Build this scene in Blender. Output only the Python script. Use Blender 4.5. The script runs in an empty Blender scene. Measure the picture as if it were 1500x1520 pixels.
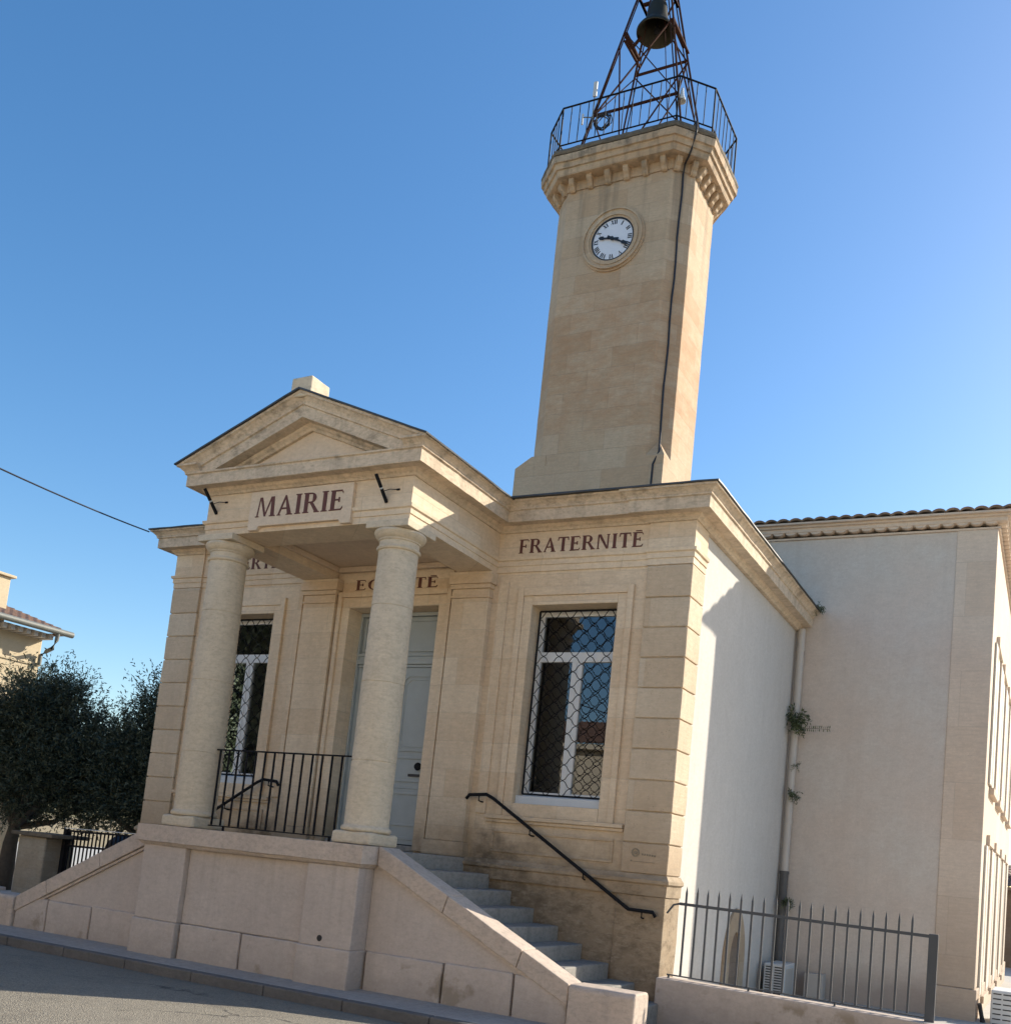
import bpy, math, random
from mathutils import Vector, Matrix
from mathutils.noise import noise_vector
R = random.Random(7)
S = bpy.context.scene
C = bpy.data.collections.new('place'); S.collection.children.link(C)
rad = math.radians


# camera measured from the photograph (pixels of the 1500 px wide original, radians, metres)
CAM = (1492.550609, 804.977464, 1117.815468, 0.478135, 0.107195, 0.099597)
CAMPOS = (8.053617, -10.768002, 1.517025)
SKY_STRENGTH, SUN_STRENGTH, EXPOSURE = .09, 3.5, 1.25

# ------------------------------------------------------------------ mesh helpers
class MB:
    def __init__(s): s.v = []; s.f = []
    def add(s, vs, fs):
        o = len(s.v); s.v += [tuple(p) for p in vs]; s.f += [tuple(i + o for i in f) for f in fs]; return s
    def box(s, x0, x1, y0, y1, z0, z1):
        if x0 > x1: x0, x1 = x1, x0
        if y0 > y1: y0, y1 = y1, y0
        if z0 > z1: z0, z1 = z1, z0
        return s.add([(x0,y0,z0),(x1,y0,z0),(x1,y1,z0),(x0,y1,z0),(x0,y0,z1),(x1,y0,z1),(x1,y1,z1),(x0,y1,z1)],
            [(0,3,2,1),(4,5,6,7),(0,1,5,4),(1,2,6,5),(2,3,7,6),(3,0,4,7)])
    def prism(s, poly, a, b, axis):
        n = len(poly)
        def m(p, t): return {'x': (t,p[0],p[1]), 'y': (p[0],t,p[1]), 'z': (p[0],p[1],t)}[axis]
        return s.add([m(p,a) for p in poly] + [m(p,b) for p in poly],
            [tuple(range(n)), tuple(range(2*n-1, n-1, -1))] + [(i, i+n, (i+1) % n + n, (i+1) % n) for i in range(n)])
    def tube(s, pts, r, n=6, r2=None):
        pts = [Vector(p) for p in pts]; rings = []
        for i, p in enumerate(pts):
            d = (pts[min(i+1, len(pts)-1)] - pts[max(i-1, 0)]).normalized()
            a = Vector((0,0,1)) if abs(d.z) < .9 else Vector((1,0,0))
            u = d.cross(a).normalized(); w = d.cross(u)
            rr = r if r2 is None else r + (r2 - r) * i / (len(pts) - 1)
            rings.append([p + (u*math.cos(t) + w*math.sin(t)) * rr for t in [2*math.pi*(k+.5)/n for k in range(n)]])
        vs = [q for g in rings for q in g]; fs = []
        for i in range(len(pts)-1):
            for k in range(n):
                a = i*n+k; b = i*n+(k+1) % n; fs.append((a, b, b+n, a+n))
        fs += [tuple(range(n-1,-1,-1)), tuple(range(len(vs)-n, len(vs)))]
        return s.add(vs, fs)
    def bar(s, a, b, w, h=None):
        """square bar from a to b"""
        h = h or w; a = Vector(a); b = Vector(b); d = (b-a).normalized()
        up = Vector((0,0,1)) if abs(d.z) < .95 else Vector((0,1,0))
        u = d.cross(up).normalized()*w/2; t = u.cross(d).normalized()*h/2
        vs = [p + q for p in (a, b) for q in (u+t, -u+t, -u-t, u-t)]
        return s.add(vs, [(3,2,1,0),(4,5,6,7),(0,1,5,4),(1,2,6,5),(2,3,7,6),(3,0,4,7)])
    def lathe(s, prof, c, n=40, ang0=0):
        vs = []; fs = []; m = len(prof)
        for k in range(n):
            t = 2*math.pi*k/n + ang0
            vs += [(c[0]+r*math.cos(t), c[1]+r*math.sin(t), c[2]+z) for r, z in prof]
        for k in range(n):
            for i in range(m-1):
                a = k*m+i; b = (k+1) % n*m+i; fs.append((a, b, b+1, a+1))
        fs += [tuple(k*m for k in range(n-1,-1,-1)), tuple(k*m+m-1 for k in range(n))]
        return s.add(vs, fs)
    def sweep(s, path, prof, closed=False):
        """prof: closed list of (outward offset, z) ; outward = right hand of the direction"""
        n = len(path); P = [Vector(p) for p in path]; nrm = []
        for i in range(n):
            def seg(a, b): d = (P[b]-P[a]).normalized(); return Vector((d.y, -d.x))
            if closed: n1, n2 = seg((i-1) % n, i), seg(i, (i+1) % n)
            else: n1 = seg(i-1, i) if i else seg(0, 1); n2 = seg(i, i+1) if i < n-1 else n1
            nrm.append((n1+n2)/(1+n1.dot(n2)))
        m = len(prof); vs = []; fs = []
        for i in range(n):
            for t, z in prof: vs.append((P[i].x+nrm[i].x*t, P[i].y+nrm[i].y*t, z))
        for i in range(n if closed else n-1):
            j = (i+1) % n
            for k in range(m):
                l = (k+1) % m; fs.append((i*m+k, j*m+k, j*m+l, i*m+l))
        if not closed: fs += [tuple(range(m-1,-1,-1)), tuple((n-1)*m+k for k in range(m))]
        return s.add(vs, fs)
    def disc(s, c, r, y0, y1, n=48):
        return s.prism([(c[0]+r*math.cos(2*math.pi*k/n), c[1]+r*math.sin(2*math.pi*k/n)) for k in range(n)], y0, y1, 'y')
    def ringy(s, c, r0, r1, y0, y1, n=56):
        """flat ring in the xz plane, front at y0"""
        vs = []; fs = []
        for k in range(n):
            t = 2*math.pi*k/n; a, b = math.cos(t), math.sin(t)
            vs += [(c[0]+r0*a, y0, c[1]+r0*b), (c[0]+r1*a, y0, c[1]+r1*b), (c[0]+r1*a, y1, c[1]+r1*b), (c[0]+r0*a, y1, c[1]+r0*b)]
        for k in range(n):
            j = (k+1) % n
            for i in range(4): fs.append((k*4+i, k*4+(i+1) % 4, j*4+(i+1) % 4, j*4+i))
        return s.add(vs, fs)
    def build(s, name, mat, parent=None, base=None, smooth=False, bevel=0, auto=None, worn=0, step=.13):
        me = bpy.data.meshes.new(name)
        off = Vector((0,0,0))
        if parent is not None:
            q = parent
            while q is not None: off += q.location; q = q.parent
        elif base is not None: off = Vector(base)
        me.from_pydata([Vector(p) - off for p in s.v], [], s.f); me.validate(); me.update()
        import bmesh
        bm = bmesh.new(); bm.from_mesh(me); bmesh.ops.recalc_face_normals(bm, faces=bm.faces)
        if worn:      # long edges are cut up and every vertex wanders a few millimetres, as on old dressed stone
            cls = {}
            for e in bm.edges:
                n = min(60, int(e.calc_length()/step))
                if n: cls.setdefault(n, []).append(e)
            for n in sorted(cls, reverse=True):
                es = [e for e in cls[n] if e.is_valid]
                if es: bmesh.ops.subdivide_edges(bm, edges=es, cuts=n, use_grid_fill=True)
            for v in bm.verts:
                p = v.co+off
                v.co += (noise_vector(p*2.3)*.8 + noise_vector(p*9.)*.7 + noise_vector(p*23.)*.35)*worn
        bm.to_mesh(me); bm.free()
        me.materials.append(mat)
        if smooth:
            for p in me.polygons: p.use_smooth = True
            if auto is not None:
                me.set_sharp_from_angle(angle=rad(auto))
        o = bpy.data.objects.new(name, me); C.objects.link(o)
        if parent is not None: o.parent = parent
        elif base is not None: o.location = base
        if bevel:
            b = o.modifiers.new('bevel', 'BEVEL'); b.width = bevel; b.segments = 2; b.limit_method = 'ANGLE'; b.angle_limit = rad(40)
        return o

def thing(name, label, cat, loc, group=None):
    o = bpy.data.objects.new(name, None); C.objects.link(o); o.location = loc; o.empty_display_size = .2
    return tag(o, label, cat, group)
def tag(o, label, cat, group=None):
    o['label'] = label; o['category'] = cat
    if group: o['group'] = group
    return o
def struct(o): o['kind'] = 'structure'; return o

def wall(mb, us, zs, holes, f, depth):
    """grid wall with rectangular holes [(u0,u1,z0,z1)]; f(u, d, z) -> point, d = depth into wall"""
    us = sorted(set(us) | {h[0] for h in holes} | {h[1] for h in holes}); zs = sorted(set(zs) | {h[2] for h in holes} | {h[3] for h in holes})
    for i in range(len(us)-1):
        for j in range(len(zs)-1):
            um = (us[i]+us[i+1])/2; zm = (zs[j]+zs[j+1])/2
            if any(h[0] < um < h[1] and h[2] < zm < h[3] for h in holes): continue
            q = [(us[i],zs[j]),(us[i+1],zs[j]),(us[i+1],zs[j+1]),(us[i],zs[j+1])]
            mb.add([f(u,0,z) for u,z in q], [(0,1,2,3)]); mb.add([f(u,depth,z) for u,z in q], [(3,2,1,0)])
    for u0,u1,z0,z1 in holes:
        q = [(u0,z0),(u1,z0),(u1,z1),(u0,z1)]
        for k in range(4):
            a = q[k]; b = q[(k+1) % 4]
            mb.add([f(a[0],0,a[1]), f(b[0],0,b[1]), f(b[0],depth,b[1]), f(a[0],depth,a[1])], [(0,1,2,3)])

# ------------------------------------------------------------------ materials
def newmat(name):
    m = bpy.data.materials.new(name); m.use_nodes = True
    nt = m.node_tree; b = nt.nodes['Principled BSDF']
    return m, nt, b
def N(nt, t, **kw):
    n = nt.nodes.new(t)
    for k, v in kw.items():
        if k in n.inputs: n.inputs[k].default_value = v
        else: setattr(n, k, v)
    return n
def L(nt, a, b): nt.links.new(a, b)
def rgb(c): return (c[0], c[1], c[2], 1)
def mix(nt, fac, a, b, mode='MIX'):
    n = nt.nodes.new('ShaderNodeMix'); n.data_type = 'RGBA'; n.blend_type = mode
    for s, v in ((0, fac), (6, a), (7, b)):
        if hasattr(v, 'links') or hasattr(v, 'is_linked'): nt.links.new(v, n.inputs[s])
        elif s == 0: n.inputs[0].default_value = v
        else: n.inputs[s].default_value = rgb(v)
    return n.outputs[2]
def ramp(nt, src, p0, p1, v0=0., v1=1.):
    n = nt.nodes.new('ShaderNodeMapRange'); n.inputs[1].default_value = p0; n.inputs[2].default_value = p1
    n.inputs[3].default_value = v0; n.inputs[4].default_value = v1; nt.links.new(src, n.inputs[0]); return n.outputs[0]
def pos(nt): return nt.nodes.new('ShaderNodeNewGeometry').outputs['Position']
def vscale(nt, v, s):
    n = nt.nodes.new('ShaderNodeMapping'); n.inputs['Scale'].default_value = s; nt.links.new(v, n.inputs['Vector']); return n.outputs[0]
def noise(nt, v, scale, detail=4, rough=.6):
    n = N(nt, 'ShaderNodeTexNoise', Scale=scale, Detail=detail, Roughness=rough); nt.links.new(v, n.inputs['Vector']); return n.outputs['Fac']
def math2(nt, op, a, b):
    n = nt.nodes.new('ShaderNodeMath'); n.operation = op
    for i, v in enumerate((a, b)):
        if hasattr(v, 'is_linked'): nt.links.new(v, n.inputs[i])
        else: n.inputs[i].default_value = v
    return n.outputs[0]

def stone(name, base, alt, dark, block=None, rough=.9, stain=.35, pit=.5, bump=.35, grime=None, tint=.6, joint=.006, bedding=.5):
    m, nt, b = newmat(name); P = pos(nt)
    big = noise(nt, P, .9, 5); col = mix(nt, ramp(nt, big, .35, .65), base, alt)
    med = noise(nt, P, 4.5, 6, .7); col = mix(nt, ramp(nt, med, .35, .75, 0, .55), col, [c*.82 for c in alt])
    mot = noise(nt, vscale(nt, P, (1, 1, 1.8)), 13, 7, .75); col = mix(nt, ramp(nt, mot, .46, .68, 0, .5), col, dark); col = mix(nt, ramp(nt, mot, .28, .42, .22, 0), col, [min(.9, c*1.15) for c in base])
    bed = noise(nt, vscale(nt, P, (2.2, 2.2, 26)), 1.6, 5, .65)
    col = mix(nt, ramp(nt, bed, .42, .7, 0, bedding), col, [c*.7 for c in base])
    hgt = math2(nt, 'MULTIPLY', bed, .5)
    if block:
        sep = nt.nodes.new('ShaderNodeSeparateXYZ'); L(nt, P, sep.inputs[0])
        cmb = nt.nodes.new('ShaderNodeCombineXYZ'); L(nt, math2(nt, 'ADD', sep.outputs[0], sep.outputs[1]), cmb.inputs[0]); L(nt, math2(nt, 'ADD', sep.outputs[2], block[2] if len(block) > 2 else 0), cmb.inputs[1])
        # slightly wandering joints
        br = nt.nodes.new('ShaderNodeTexBrick'); br.inputs['Scale'].default_value = 1; br.inputs['Mortar Size'].default_value = joint
        br.inputs['Brick Width'].default_value = block[0]; br.inputs['Row Height'].default_value = block[1]; br.inputs['Bias'].default_value = 0
        br.inputs['Color1'].default_value = (0,0,0,1); br.inputs['Color2'].default_value = (1,1,1,1); br.inputs['Mortar'].default_value = (.5,.5,.5,1); br.inputs['Mortar Smooth'].default_value = .3
        L(nt, cmb.outputs[0], br.inputs['Vector'])
        col = mix(nt, ramp(nt, br.outputs['Color'], 0, 1, 0, tint), col, mix(nt, 1., col, (.80,.69,.58), 'MULTIPLY'))
        jm = math2(nt, 'MULTIPLY', br.outputs['Fac'], ramp(nt, noise(nt, P, 3., 3), .35, .6, .1, .55))
        col = mix(nt, jm, col, [c*.55 for c in base])
        hgt = math2(nt, 'SUBTRACT', hgt, math2(nt, 'MULTIPLY', br.outputs['Fac'], .5))
    st = noise(nt, vscale(nt, P, (3.2, 3.2, .28)), 1.5, 6, .65)
    col = mix(nt, ramp(nt, st, .5, .78, 0, stain), col, dark)
    fine = noise(nt, P, 34, 5, .8)
    col = mix(nt, ramp(nt, fine, .3, .75, 0, .36), col, [c*.55 for c in base]); col = mix(nt, ramp(nt, fine, .25, .42, .25, 0), col, [min(.92, c*1.2) for c in base])
    pits = N(nt, 'ShaderNodeTexVoronoi', Scale=38.); L(nt, P, pits.inputs['Vector'])
    pm = math2(nt, 'MULTIPLY', ramp(nt, pits.outputs['Distance'], .08, .2, 1, 0), ramp(nt, noise(nt, P, 6, 2), .5, .62))
    col = mix(nt, math2(nt, 'MULTIPLY', pm, pit), col, [c*.35 for c in base])
    if grime:   # (x0, x1, y0, y1, z slope origin x, z at origin, slope, height): algae and damp that follows a ledge or a flight of steps
        col = grime(nt, P, col)
    L(nt, col, b.inputs['Base Color']); b.inputs['Roughness'].default_value = rough; b.inputs['Specular IOR Level'].default_value = .25
    hgt = math2(nt, 'ADD', hgt, math2(nt, 'MULTIPLY', fine, .35)); hgt = math2(nt, 'SUBTRACT', hgt, math2(nt, 'MULTIPLY', pm, .8)); hgt = math2(nt, 'ADD', hgt, math2(nt, 'MULTIPLY', med, .6))
    bp = N(nt, 'ShaderNodeBump', Strength=bump, Distance=.012); L(nt, hgt, bp.inputs['Height']); L(nt, bp.outputs[0], b.inputs['Normal'])
    return m
def plain(name, c, rough=.5, metal=0., var=.25, scale=9., spec=.5, bump=.1):
    m, nt, b = newmat(name); P = pos(nt)
    f = noise(nt, P, scale, 5, .65); col = mix(nt, ramp(nt, f, .35, .7, 0, var*2), c, [x*.6 for x in c])
    L(nt, col, b.inputs['Base Color']); b.inputs['Roughness'].default_value = rough; b.inputs['Metallic'].default_value = metal; b.inputs['Specular IOR Level'].default_value = spec
    bp = N(nt, 'ShaderNodeBump', Strength=bump, Distance=.01); L(nt, noise(nt, P, scale*4, 4), bp.inputs['Height']); L(nt, bp.outputs[0], b.inputs['Normal'])
    return m

def grime_facade(nt, P, col):
    sep = nt.nodes.new('ShaderNodeSeparateXYZ'); L(nt, P, sep.inputs[0]); x, z = sep.outputs[0], sep.outputs[2]
    ax_ = math2(nt, 'ABSOLUTE', x, 0)
    line = math2(nt, 'ADD', math2(nt, 'MULTIPLY', ax_, -.5), 2.38)         # the flight of steps against the wall
    d = math2(nt, 'SUBTRACT', z, line)
    wob = math2(nt, 'MULTIPLY', math2(nt, 'SUBTRACT', noise(nt, P, 2.6, 6, .7), .5), 1.3)
    m1 = ramp(nt, math2(nt, 'ADD', d, wob), .05, .5, .92, 0)
    side = ramp(nt, math2(nt, 'ADD', ax_, math2(nt, 'MULTIPLY', wob, .4)), 1.35, 1.75)
    m1 = math2(nt, 'MULTIPLY', m1, side)
    m1 = math2(nt, 'MULTIPLY', m1, ramp(nt, noise(nt, P, 5, 6, .7), .36, .52, .35, 1))
    fade = ramp(nt, ax_, 2.2, 3.3, 1, .4); m1 = math2(nt, 'MULTIPLY', m1, fade)
    col = mix(nt, m1, col, (.045,.04,.034))
    low = ramp(nt, math2(nt, 'ADD', z, math2(nt, 'MULTIPLY', wob, .8)), 1.25, 2.3, .74, 0)
    col = mix(nt, low, col, (.20,.145,.09))
    dk = math2(nt, 'MULTIPLY', ramp(nt, noise(nt, vscale(nt, P, (1, 1, 1.7)), 3.1, 7, .75), .47, .62), ramp(nt, z, 1.2, 1.9, .6, 0)); col = mix(nt, dk, col, (.11,.08,.05))
    blotch = math2(nt, 'MULTIPLY', ramp(nt, noise(nt, vscale(nt, P, (1, 1, 2.4)), 6, 7, .75), .5, .64), ramp(nt, z, 1.3, 2.2, .6, 0))
    return mix(nt, blotch, col, (.36,.29,.205))
def grime_podium(nt, P, col):
    sep = nt.nodes.new('ShaderNodeSeparateXYZ'); L(nt, P, sep.inputs[0]); z = sep.outputs[2]
    n1 = noise(nt, P, 2.1, 6, .6)
    patch = math2(nt, 'MULTIPLY', ramp(nt, n1, .56, .63), ramp(nt, math2(nt, 'ADD', z, math2(nt, 'MULTIPLY', n1, .3)), .46, .54, 1, 0))
    col = mix(nt, math2(nt, 'MULTIPLY', patch, .8), col, (.27,.215,.155))
    low = ramp(nt, math2(nt, 'ADD', z, math2(nt, 'MULTIPLY', math2(nt, 'SUBTRACT', noise(nt, P, 3.2, 5, .7), .5), .5)), .0, .3, .4, 0)
    col = mix(nt, low, col, (.24,.205,.175))
    run = math2(nt, 'MULTIPLY', ramp(nt, noise(nt, vscale(nt, P, (9, 9, .35)), 1.2, 5, .6), .54, .72), ramp(nt, z, .5, 1.3, .05, .38))
    return mix(nt, run, col, (.30,.25,.21))
def grime_tower(nt, P, col):
    sep = nt.nodes.new('ShaderNodeSeparateXYZ'); L(nt, P, sep.inputs[0]); z = sep.outputs[2]
    zz = math2(nt, 'ADD', z, math2(nt, 'MULTIPLY', math2(nt, 'SUBTRACT', noise(nt, P, .8, 5, .7), .5), 3.))
    band = math2(nt, 'MULTIPLY', ramp(nt, zz, 8.9, 9.9), ramp(nt, zz, 11.8, 13.0, 1, 0))
    band = math2(nt, 'MULTIPLY', band, ramp(nt, noise(nt, vscale(nt, P, (1, 1, 2.2)), 2.4, 6, .7), .38, .6, .15, .75))
    col = mix(nt, band, col, mix(nt, 1., col, (.92,.77,.67), 'MULTIPLY'))
    run = math2(nt, 'MULTIPLY', ramp(nt, noise(nt, vscale(nt, P, (4.5, 4.5, .2)), 1.3, 5, .6), .47, .66), ramp(nt, z, 12.6, 14.5, 0, .55))
    col = mix(nt, run, col, (.17,.145,.11))
    crust = math2(nt, 'MULTIPLY', ramp(nt, noise(nt, P, 6, 6, .7), .5, .62), ramp(nt, z, 14.9, 15.15, 0, .8))
    return mix(nt, crust, col, (.10,.085,.065))
def grime_crust(nt, P, col):
    sep = nt.nodes.new('ShaderNodeSeparateXYZ'); L(nt, P, sep.inputs[0]); z = sep.outputs[2]
    n = noise(nt, vscale(nt, P, (1, 1, 1.5)), 4.2, 7, .75)
    c = math2(nt, 'MULTIPLY', ramp(nt, n, .5, .63), ramp(nt, z, 5.72, 5.95, .1, .45))
    return mix(nt, c, col, (.075,.065,.05))
def grime_base(z0, z1, amt, c):
    def g(nt, P, col):
        sep = nt.nodes.new('ShaderNodeSeparateXYZ'); L(nt, P, sep.inputs[0])
        w = math2(nt, 'MULTIPLY', math2(nt, 'SUBTRACT', noise(nt, P, 3.2, 5, .7), .5), .5)
        return mix(nt, ramp(nt, math2(nt, 'ADD', sep.outputs[2], w), z0, z1, amt, 0), col, c)
    return g
M = {}
M['facade'] = stone('limestone_ashlar', (.86,.715,.53), (.78,.62,.445), (.50,.385,.26), block=(1.1,.36,.318), grime=grime_facade, stain=.35)
M['column'] = stone('limestone_column', (.72,.61,.46), (.66,.55,.40), (.32,.27,.20), stain=.28, pit=.7, bedding=.35)
M['tower'] = stone('limestone_tower', (.66,.52,.37), (.60,.44,.30), (.42,.33,.22), block=(.95,.4,0.), stain=.45, bump=.6, joint=.006, tint=.6, bedding=.65, grime=grime_tower)
M['quoin'] = stone('limestone_quoin', (.74,.62,.465), (.65,.52,.375), (.42,.335,.23), block=(3.7,.36,.318), joint=.001, tint=.55, stain=.4, pit=.8, bump=.7, grime=grime_base(1.3,2.4,.55,(.22,.15,.09)))
M['cornice'] = stone('limestone_cornice', (.76,.62,.455), (.68,.53,.38), (.16,.13,.10), stain=.5, bump=.6, grime=grime_crust)
M['cement'] = stone('podium_cement', (.58,.495,.43), (.53,.445,.385), (.38,.32,.275), stain=.4, pit=.15, bump=.2, bedding=.1, grime=grime_podium)
M['coping'] = stone('coping_stone', (.62,.51,.42), (.56,.45,.365), (.22,.20,.18), stain=.4, pit=.3, bedding=.2)
M['step'] = stone('step_stone', (.37,.345,.31), (.32,.295,.26), (.08,.08,.075), stain=.4, pit=.3, bedding=.15)
M['white'] = stone('white_render', (.62,.58,.53), (.60,.56,.51), (.47,.43,.37), stain=.4, pit=.05, bump=.12, bedding=.05, grime=grime_base(.05,.4,.6,(.38,.31,.25)))
M['pink'] = stone('beige_render', (.65,.595,.525), (.66,.55,.46), (.50,.42,.35), stain=.4, pit=.05, bump=.12, bedding=.05, grime=grime_base(.1,.5,.6,(.30,.235,.19)))
M['rearstone'] = stone('rear_quoin_stone', (.78,.65,.52), (.72,.58,.46), (.56,.45,.35), block=(2.,.85,.1), tint=.3, stain=.4, grime=grime_base(.6,2.2,.45,(.27,.205,.15)))
M['slab'] = stone('inscription_slab', (.78,.63,.47), (.71,.56,.41), (.50,.39,.28), stain=.2, pit=.3, bedding=.15)
M['weathered'] = stone('weathered_slab', (.26,.21,.15), (.13,.11,.085), (.045,.04,.034), stain=.7, pit=.8, bump=.8)
M['rubble'] = stone('pillar_stone', (.46,.41,.32), (.38,.33,.26), (.2,.17,.13), block=(.36,.17,0), stain=.3, pit=.6)
M['facing'] = stone('cream_stucco', (.78,.70,.56), (.75,.66,.52), (.6,.52,.4), stain=.15, pit=.05, bedding=.05)
M['stucco'] = stone('house_stucco', (.62,.52,.36), (.58,.48,.33), (.46,.37,.25), stain=.2, pit=.05, bedding=.05)
M['letter'] = plain('letter_paint', (.115,.036,.027), .7, var=.2)
M['iron'] = plain('black_iron', (.014,.014,.016), .75, var=.2, spec=.12)
M['rust'] = plain('rusty_iron', (.06,.026,.019), .9, var=.4, scale=20, spec=.1)
M['steel'] = plain('grey_painted_steel', (.045,.055,.07), .45, var=.15)
M['zinc'] = plain('roof_zinc', (.06,.062,.066), .5, metal=.3, var=.3)
M['bronze'] = plain('bell_bronze', (.055,.05,.032), .5, metal=.6, var=.4)
M['door'] = plain('door_paint', (.36,.39,.385), .5, var=.12, scale=5)
M['frame'] = plain('white_paint', (.70,.71,.71), .4, var=.05)
M['aluminium'] = plain('grey_frame', (.5,.53,.56), .35, var=.05)
M['dial'] = plain('clock_enamel', (.72,.74,.80), .35, var=.04)
M['black'] = plain('black_paint', (.012,.012,.016), .5, var=.1)
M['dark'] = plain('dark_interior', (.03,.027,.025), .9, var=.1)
M['pvc'] = plain('beige_pipe', (.50,.455,.40), .5, var=.1)
M['worn'] = plain('worn_marker', (.26,.215,.15), .8, var=.3)
M['lead'] = plain('dark_pipe', (.10,.095,.09), .6, var=.3)
M['bark'] = plain('olive_bark', (.085,.07,.055), .95, var=.4, scale=14, bump=.6)
M['acwhite'] = plain('ac_casing', (.60,.60,.58), .45, var=.08)
M['wood'] = plain('shutter_paint', (.55,.50,.42), .6, var=.15)
M['brown'] = stone('brown_wall', (.26,.20,.15), (.22,.165,.12), (.14,.11,.08), block=(.5,.2,0))
M['gutter'] = plain('zinc_gutter', (.17,.175,.155), .55, metal=0., var=.3)

def tile_mat(name, a, b_, c):
    m, nt, b = newmat(name); P = pos(nt)
    v = N(nt, 'ShaderNodeTexVoronoi', Scale=4.5); L(nt, P, v.inputs['Vector'])
    col = mix(nt, v.outputs['Color'], a, b_); col = mix(nt, ramp(nt, noise(nt, P, 7, 6, .7), .42, .68, 0, .8), col, c)
    L(nt, col, b.inputs['Base Color']); b.inputs['Roughness'].default_value = .9
    bp = N(nt, 'ShaderNodeBump', Strength=.4, Distance=.01); L(nt, noise(nt, P, 40, 4), bp.inputs['Height']); L(nt, bp.outputs[0], b.inputs['Normal'])
    return m
M['tile'] = tile_mat('weathered_tiles', (.20,.145,.105), (.27,.19,.135), (.07,.06,.052))
M['redtile'] = tile_mat('red_tiles', (.17,.095,.07), (.24,.145,.105), (.09,.065,.055))

def leaf_mat(name, a, b_):
    m, nt, b = newmat(name)
    g = nt.nodes.new('ShaderNodeNewGeometry'); col = mix(nt, ramp(nt, noise(nt, g.outputs['Position'], 23, 2), .3, .7), a, b_)
    col = mix(nt, g.outputs['Backfacing'], col, [min(1, x*1.7+.02) for x in b_])
    L(nt, col, b.inputs['Base Color']); b.inputs['Roughness'].default_value = .55; b.inputs['Specular IOR Level'].default_value = .35
    tr = nt.nodes.new('ShaderNodeBsdfTranslucent'); L(nt, col, tr.inputs['Color']); ms = nt.nodes.new('ShaderNodeMixShader'); ms.inputs[0].default_value = .12
    L(nt, b.outputs[0], ms.inputs[1]); L(nt, tr.outputs[0], ms.inputs[2]); L(nt, ms.outputs[0], nt.nodes['Material Output'].inputs[0])
    return m
M['olive'] = leaf_mat('olive_leaves', (.018,.026,.012), (.036,.047,.026))
M['fern'] = leaf_mat('fern_leaves', (.04,.055,.022), (.06,.075,.03))

def asphalt():
    m, nt, b = newmat('asphalt'); P = pos(nt)
    col = mix(nt, ramp(nt, noise(nt, P, .5, 5), .35, .65), (.15,.132,.105), (.19,.168,.135))
    v = N(nt, 'ShaderNodeTexVoronoi', Scale=95.); L(nt, P, v.inputs['Vector'])
    sp = nt.nodes.new('ShaderNodeSeparateColor'); L(nt, v.outputs['Color'], sp.inputs[0])
    col = mix(nt, ramp(nt, sp.outputs[0], .1, .95, 0, .6), col, (.38,.345,.275))
    col = mix(nt, ramp(nt, noise(nt, P, 1.7, 6, .75), .52, .75, 0, .4), col, (.07,.066,.062))
    ed = N(nt, 'ShaderNodeTexVoronoi', Scale=.42); ed.feature = 'DISTANCE_TO_EDGE'
    wp = nt.nodes.new('ShaderNodeVectorMath'); wp.operation = 'ADD'; L(nt, P, wp.inputs[0])
    nz = N(nt, 'ShaderNodeTexNoise', Scale=2.2, Detail=5.); L(nt, P, nz.inputs['Vector']); L(nt, nz.outputs['Color'], wp.inputs[1]); L(nt, wp.outputs[0], ed.inputs['Vector'])
    crk = math2(nt, 'MULTIPLY', ramp(nt, ed.outputs['Distance'], .004, .014, 1, 0), ramp(nt, noise(nt, P, .6, 3), .48, .56))
    col = mix(nt, math2(nt, 'MULTIPLY', crk, .75), col, (.045,.042,.04))
    sep = nt.nodes.new('ShaderNodeSeparateXYZ'); L(nt, P, sep.inputs[0])
    grit = math2(nt, 'MULTIPLY', ramp(nt, math2(nt, 'ADD', sep.outputs[1], math2(nt, 'MULTIPLY', noise(nt, P, 3, 5, .7), .5)), -3.0, -2.6), ramp(nt, noise(nt, P, 14, 5, .75), .42, .6))
    col = mix(nt, math2(nt, 'MULTIPLY', grit, .7), col, (.24,.205,.16))
    L(nt, col, b.inputs['Base Color']); b.inputs['Roughness'].default_value = .9; b.inputs['Specular IOR Level'].default_value = .3
    bp = N(nt, 'ShaderNodeBump', Strength=.7, Distance=.01); L(nt, v.outputs['Distance'], bp.inputs['Height']); L(nt, bp.outputs[0], b.inputs['Normal'])
    return m
M['asphalt'] = asphalt()
M['pave'] = stone('pavement_concrete', (.50,.435,.375), (.42,.365,.315), (.18,.17,.16), stain=.2, pit=.4, bedding=0)
M['kerb'] = stone('kerb_stone', (.18,.165,.152), (.14,.13,.122), (.08,.075,.07), stain=.4, pit=.5, bedding=0)
M['ochre'] = stone('dry_ground', (.40,.31,.18), (.34,.26,.145), (.22,.19,.10), stain=.2, pit=.2, bedding=0)
M['pale'] = stone('pale_gravel', (.55,.52,.47), (.50,.47,.42), (.40,.37,.32), stain=.2, pit=.2, bedding=0)

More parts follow.
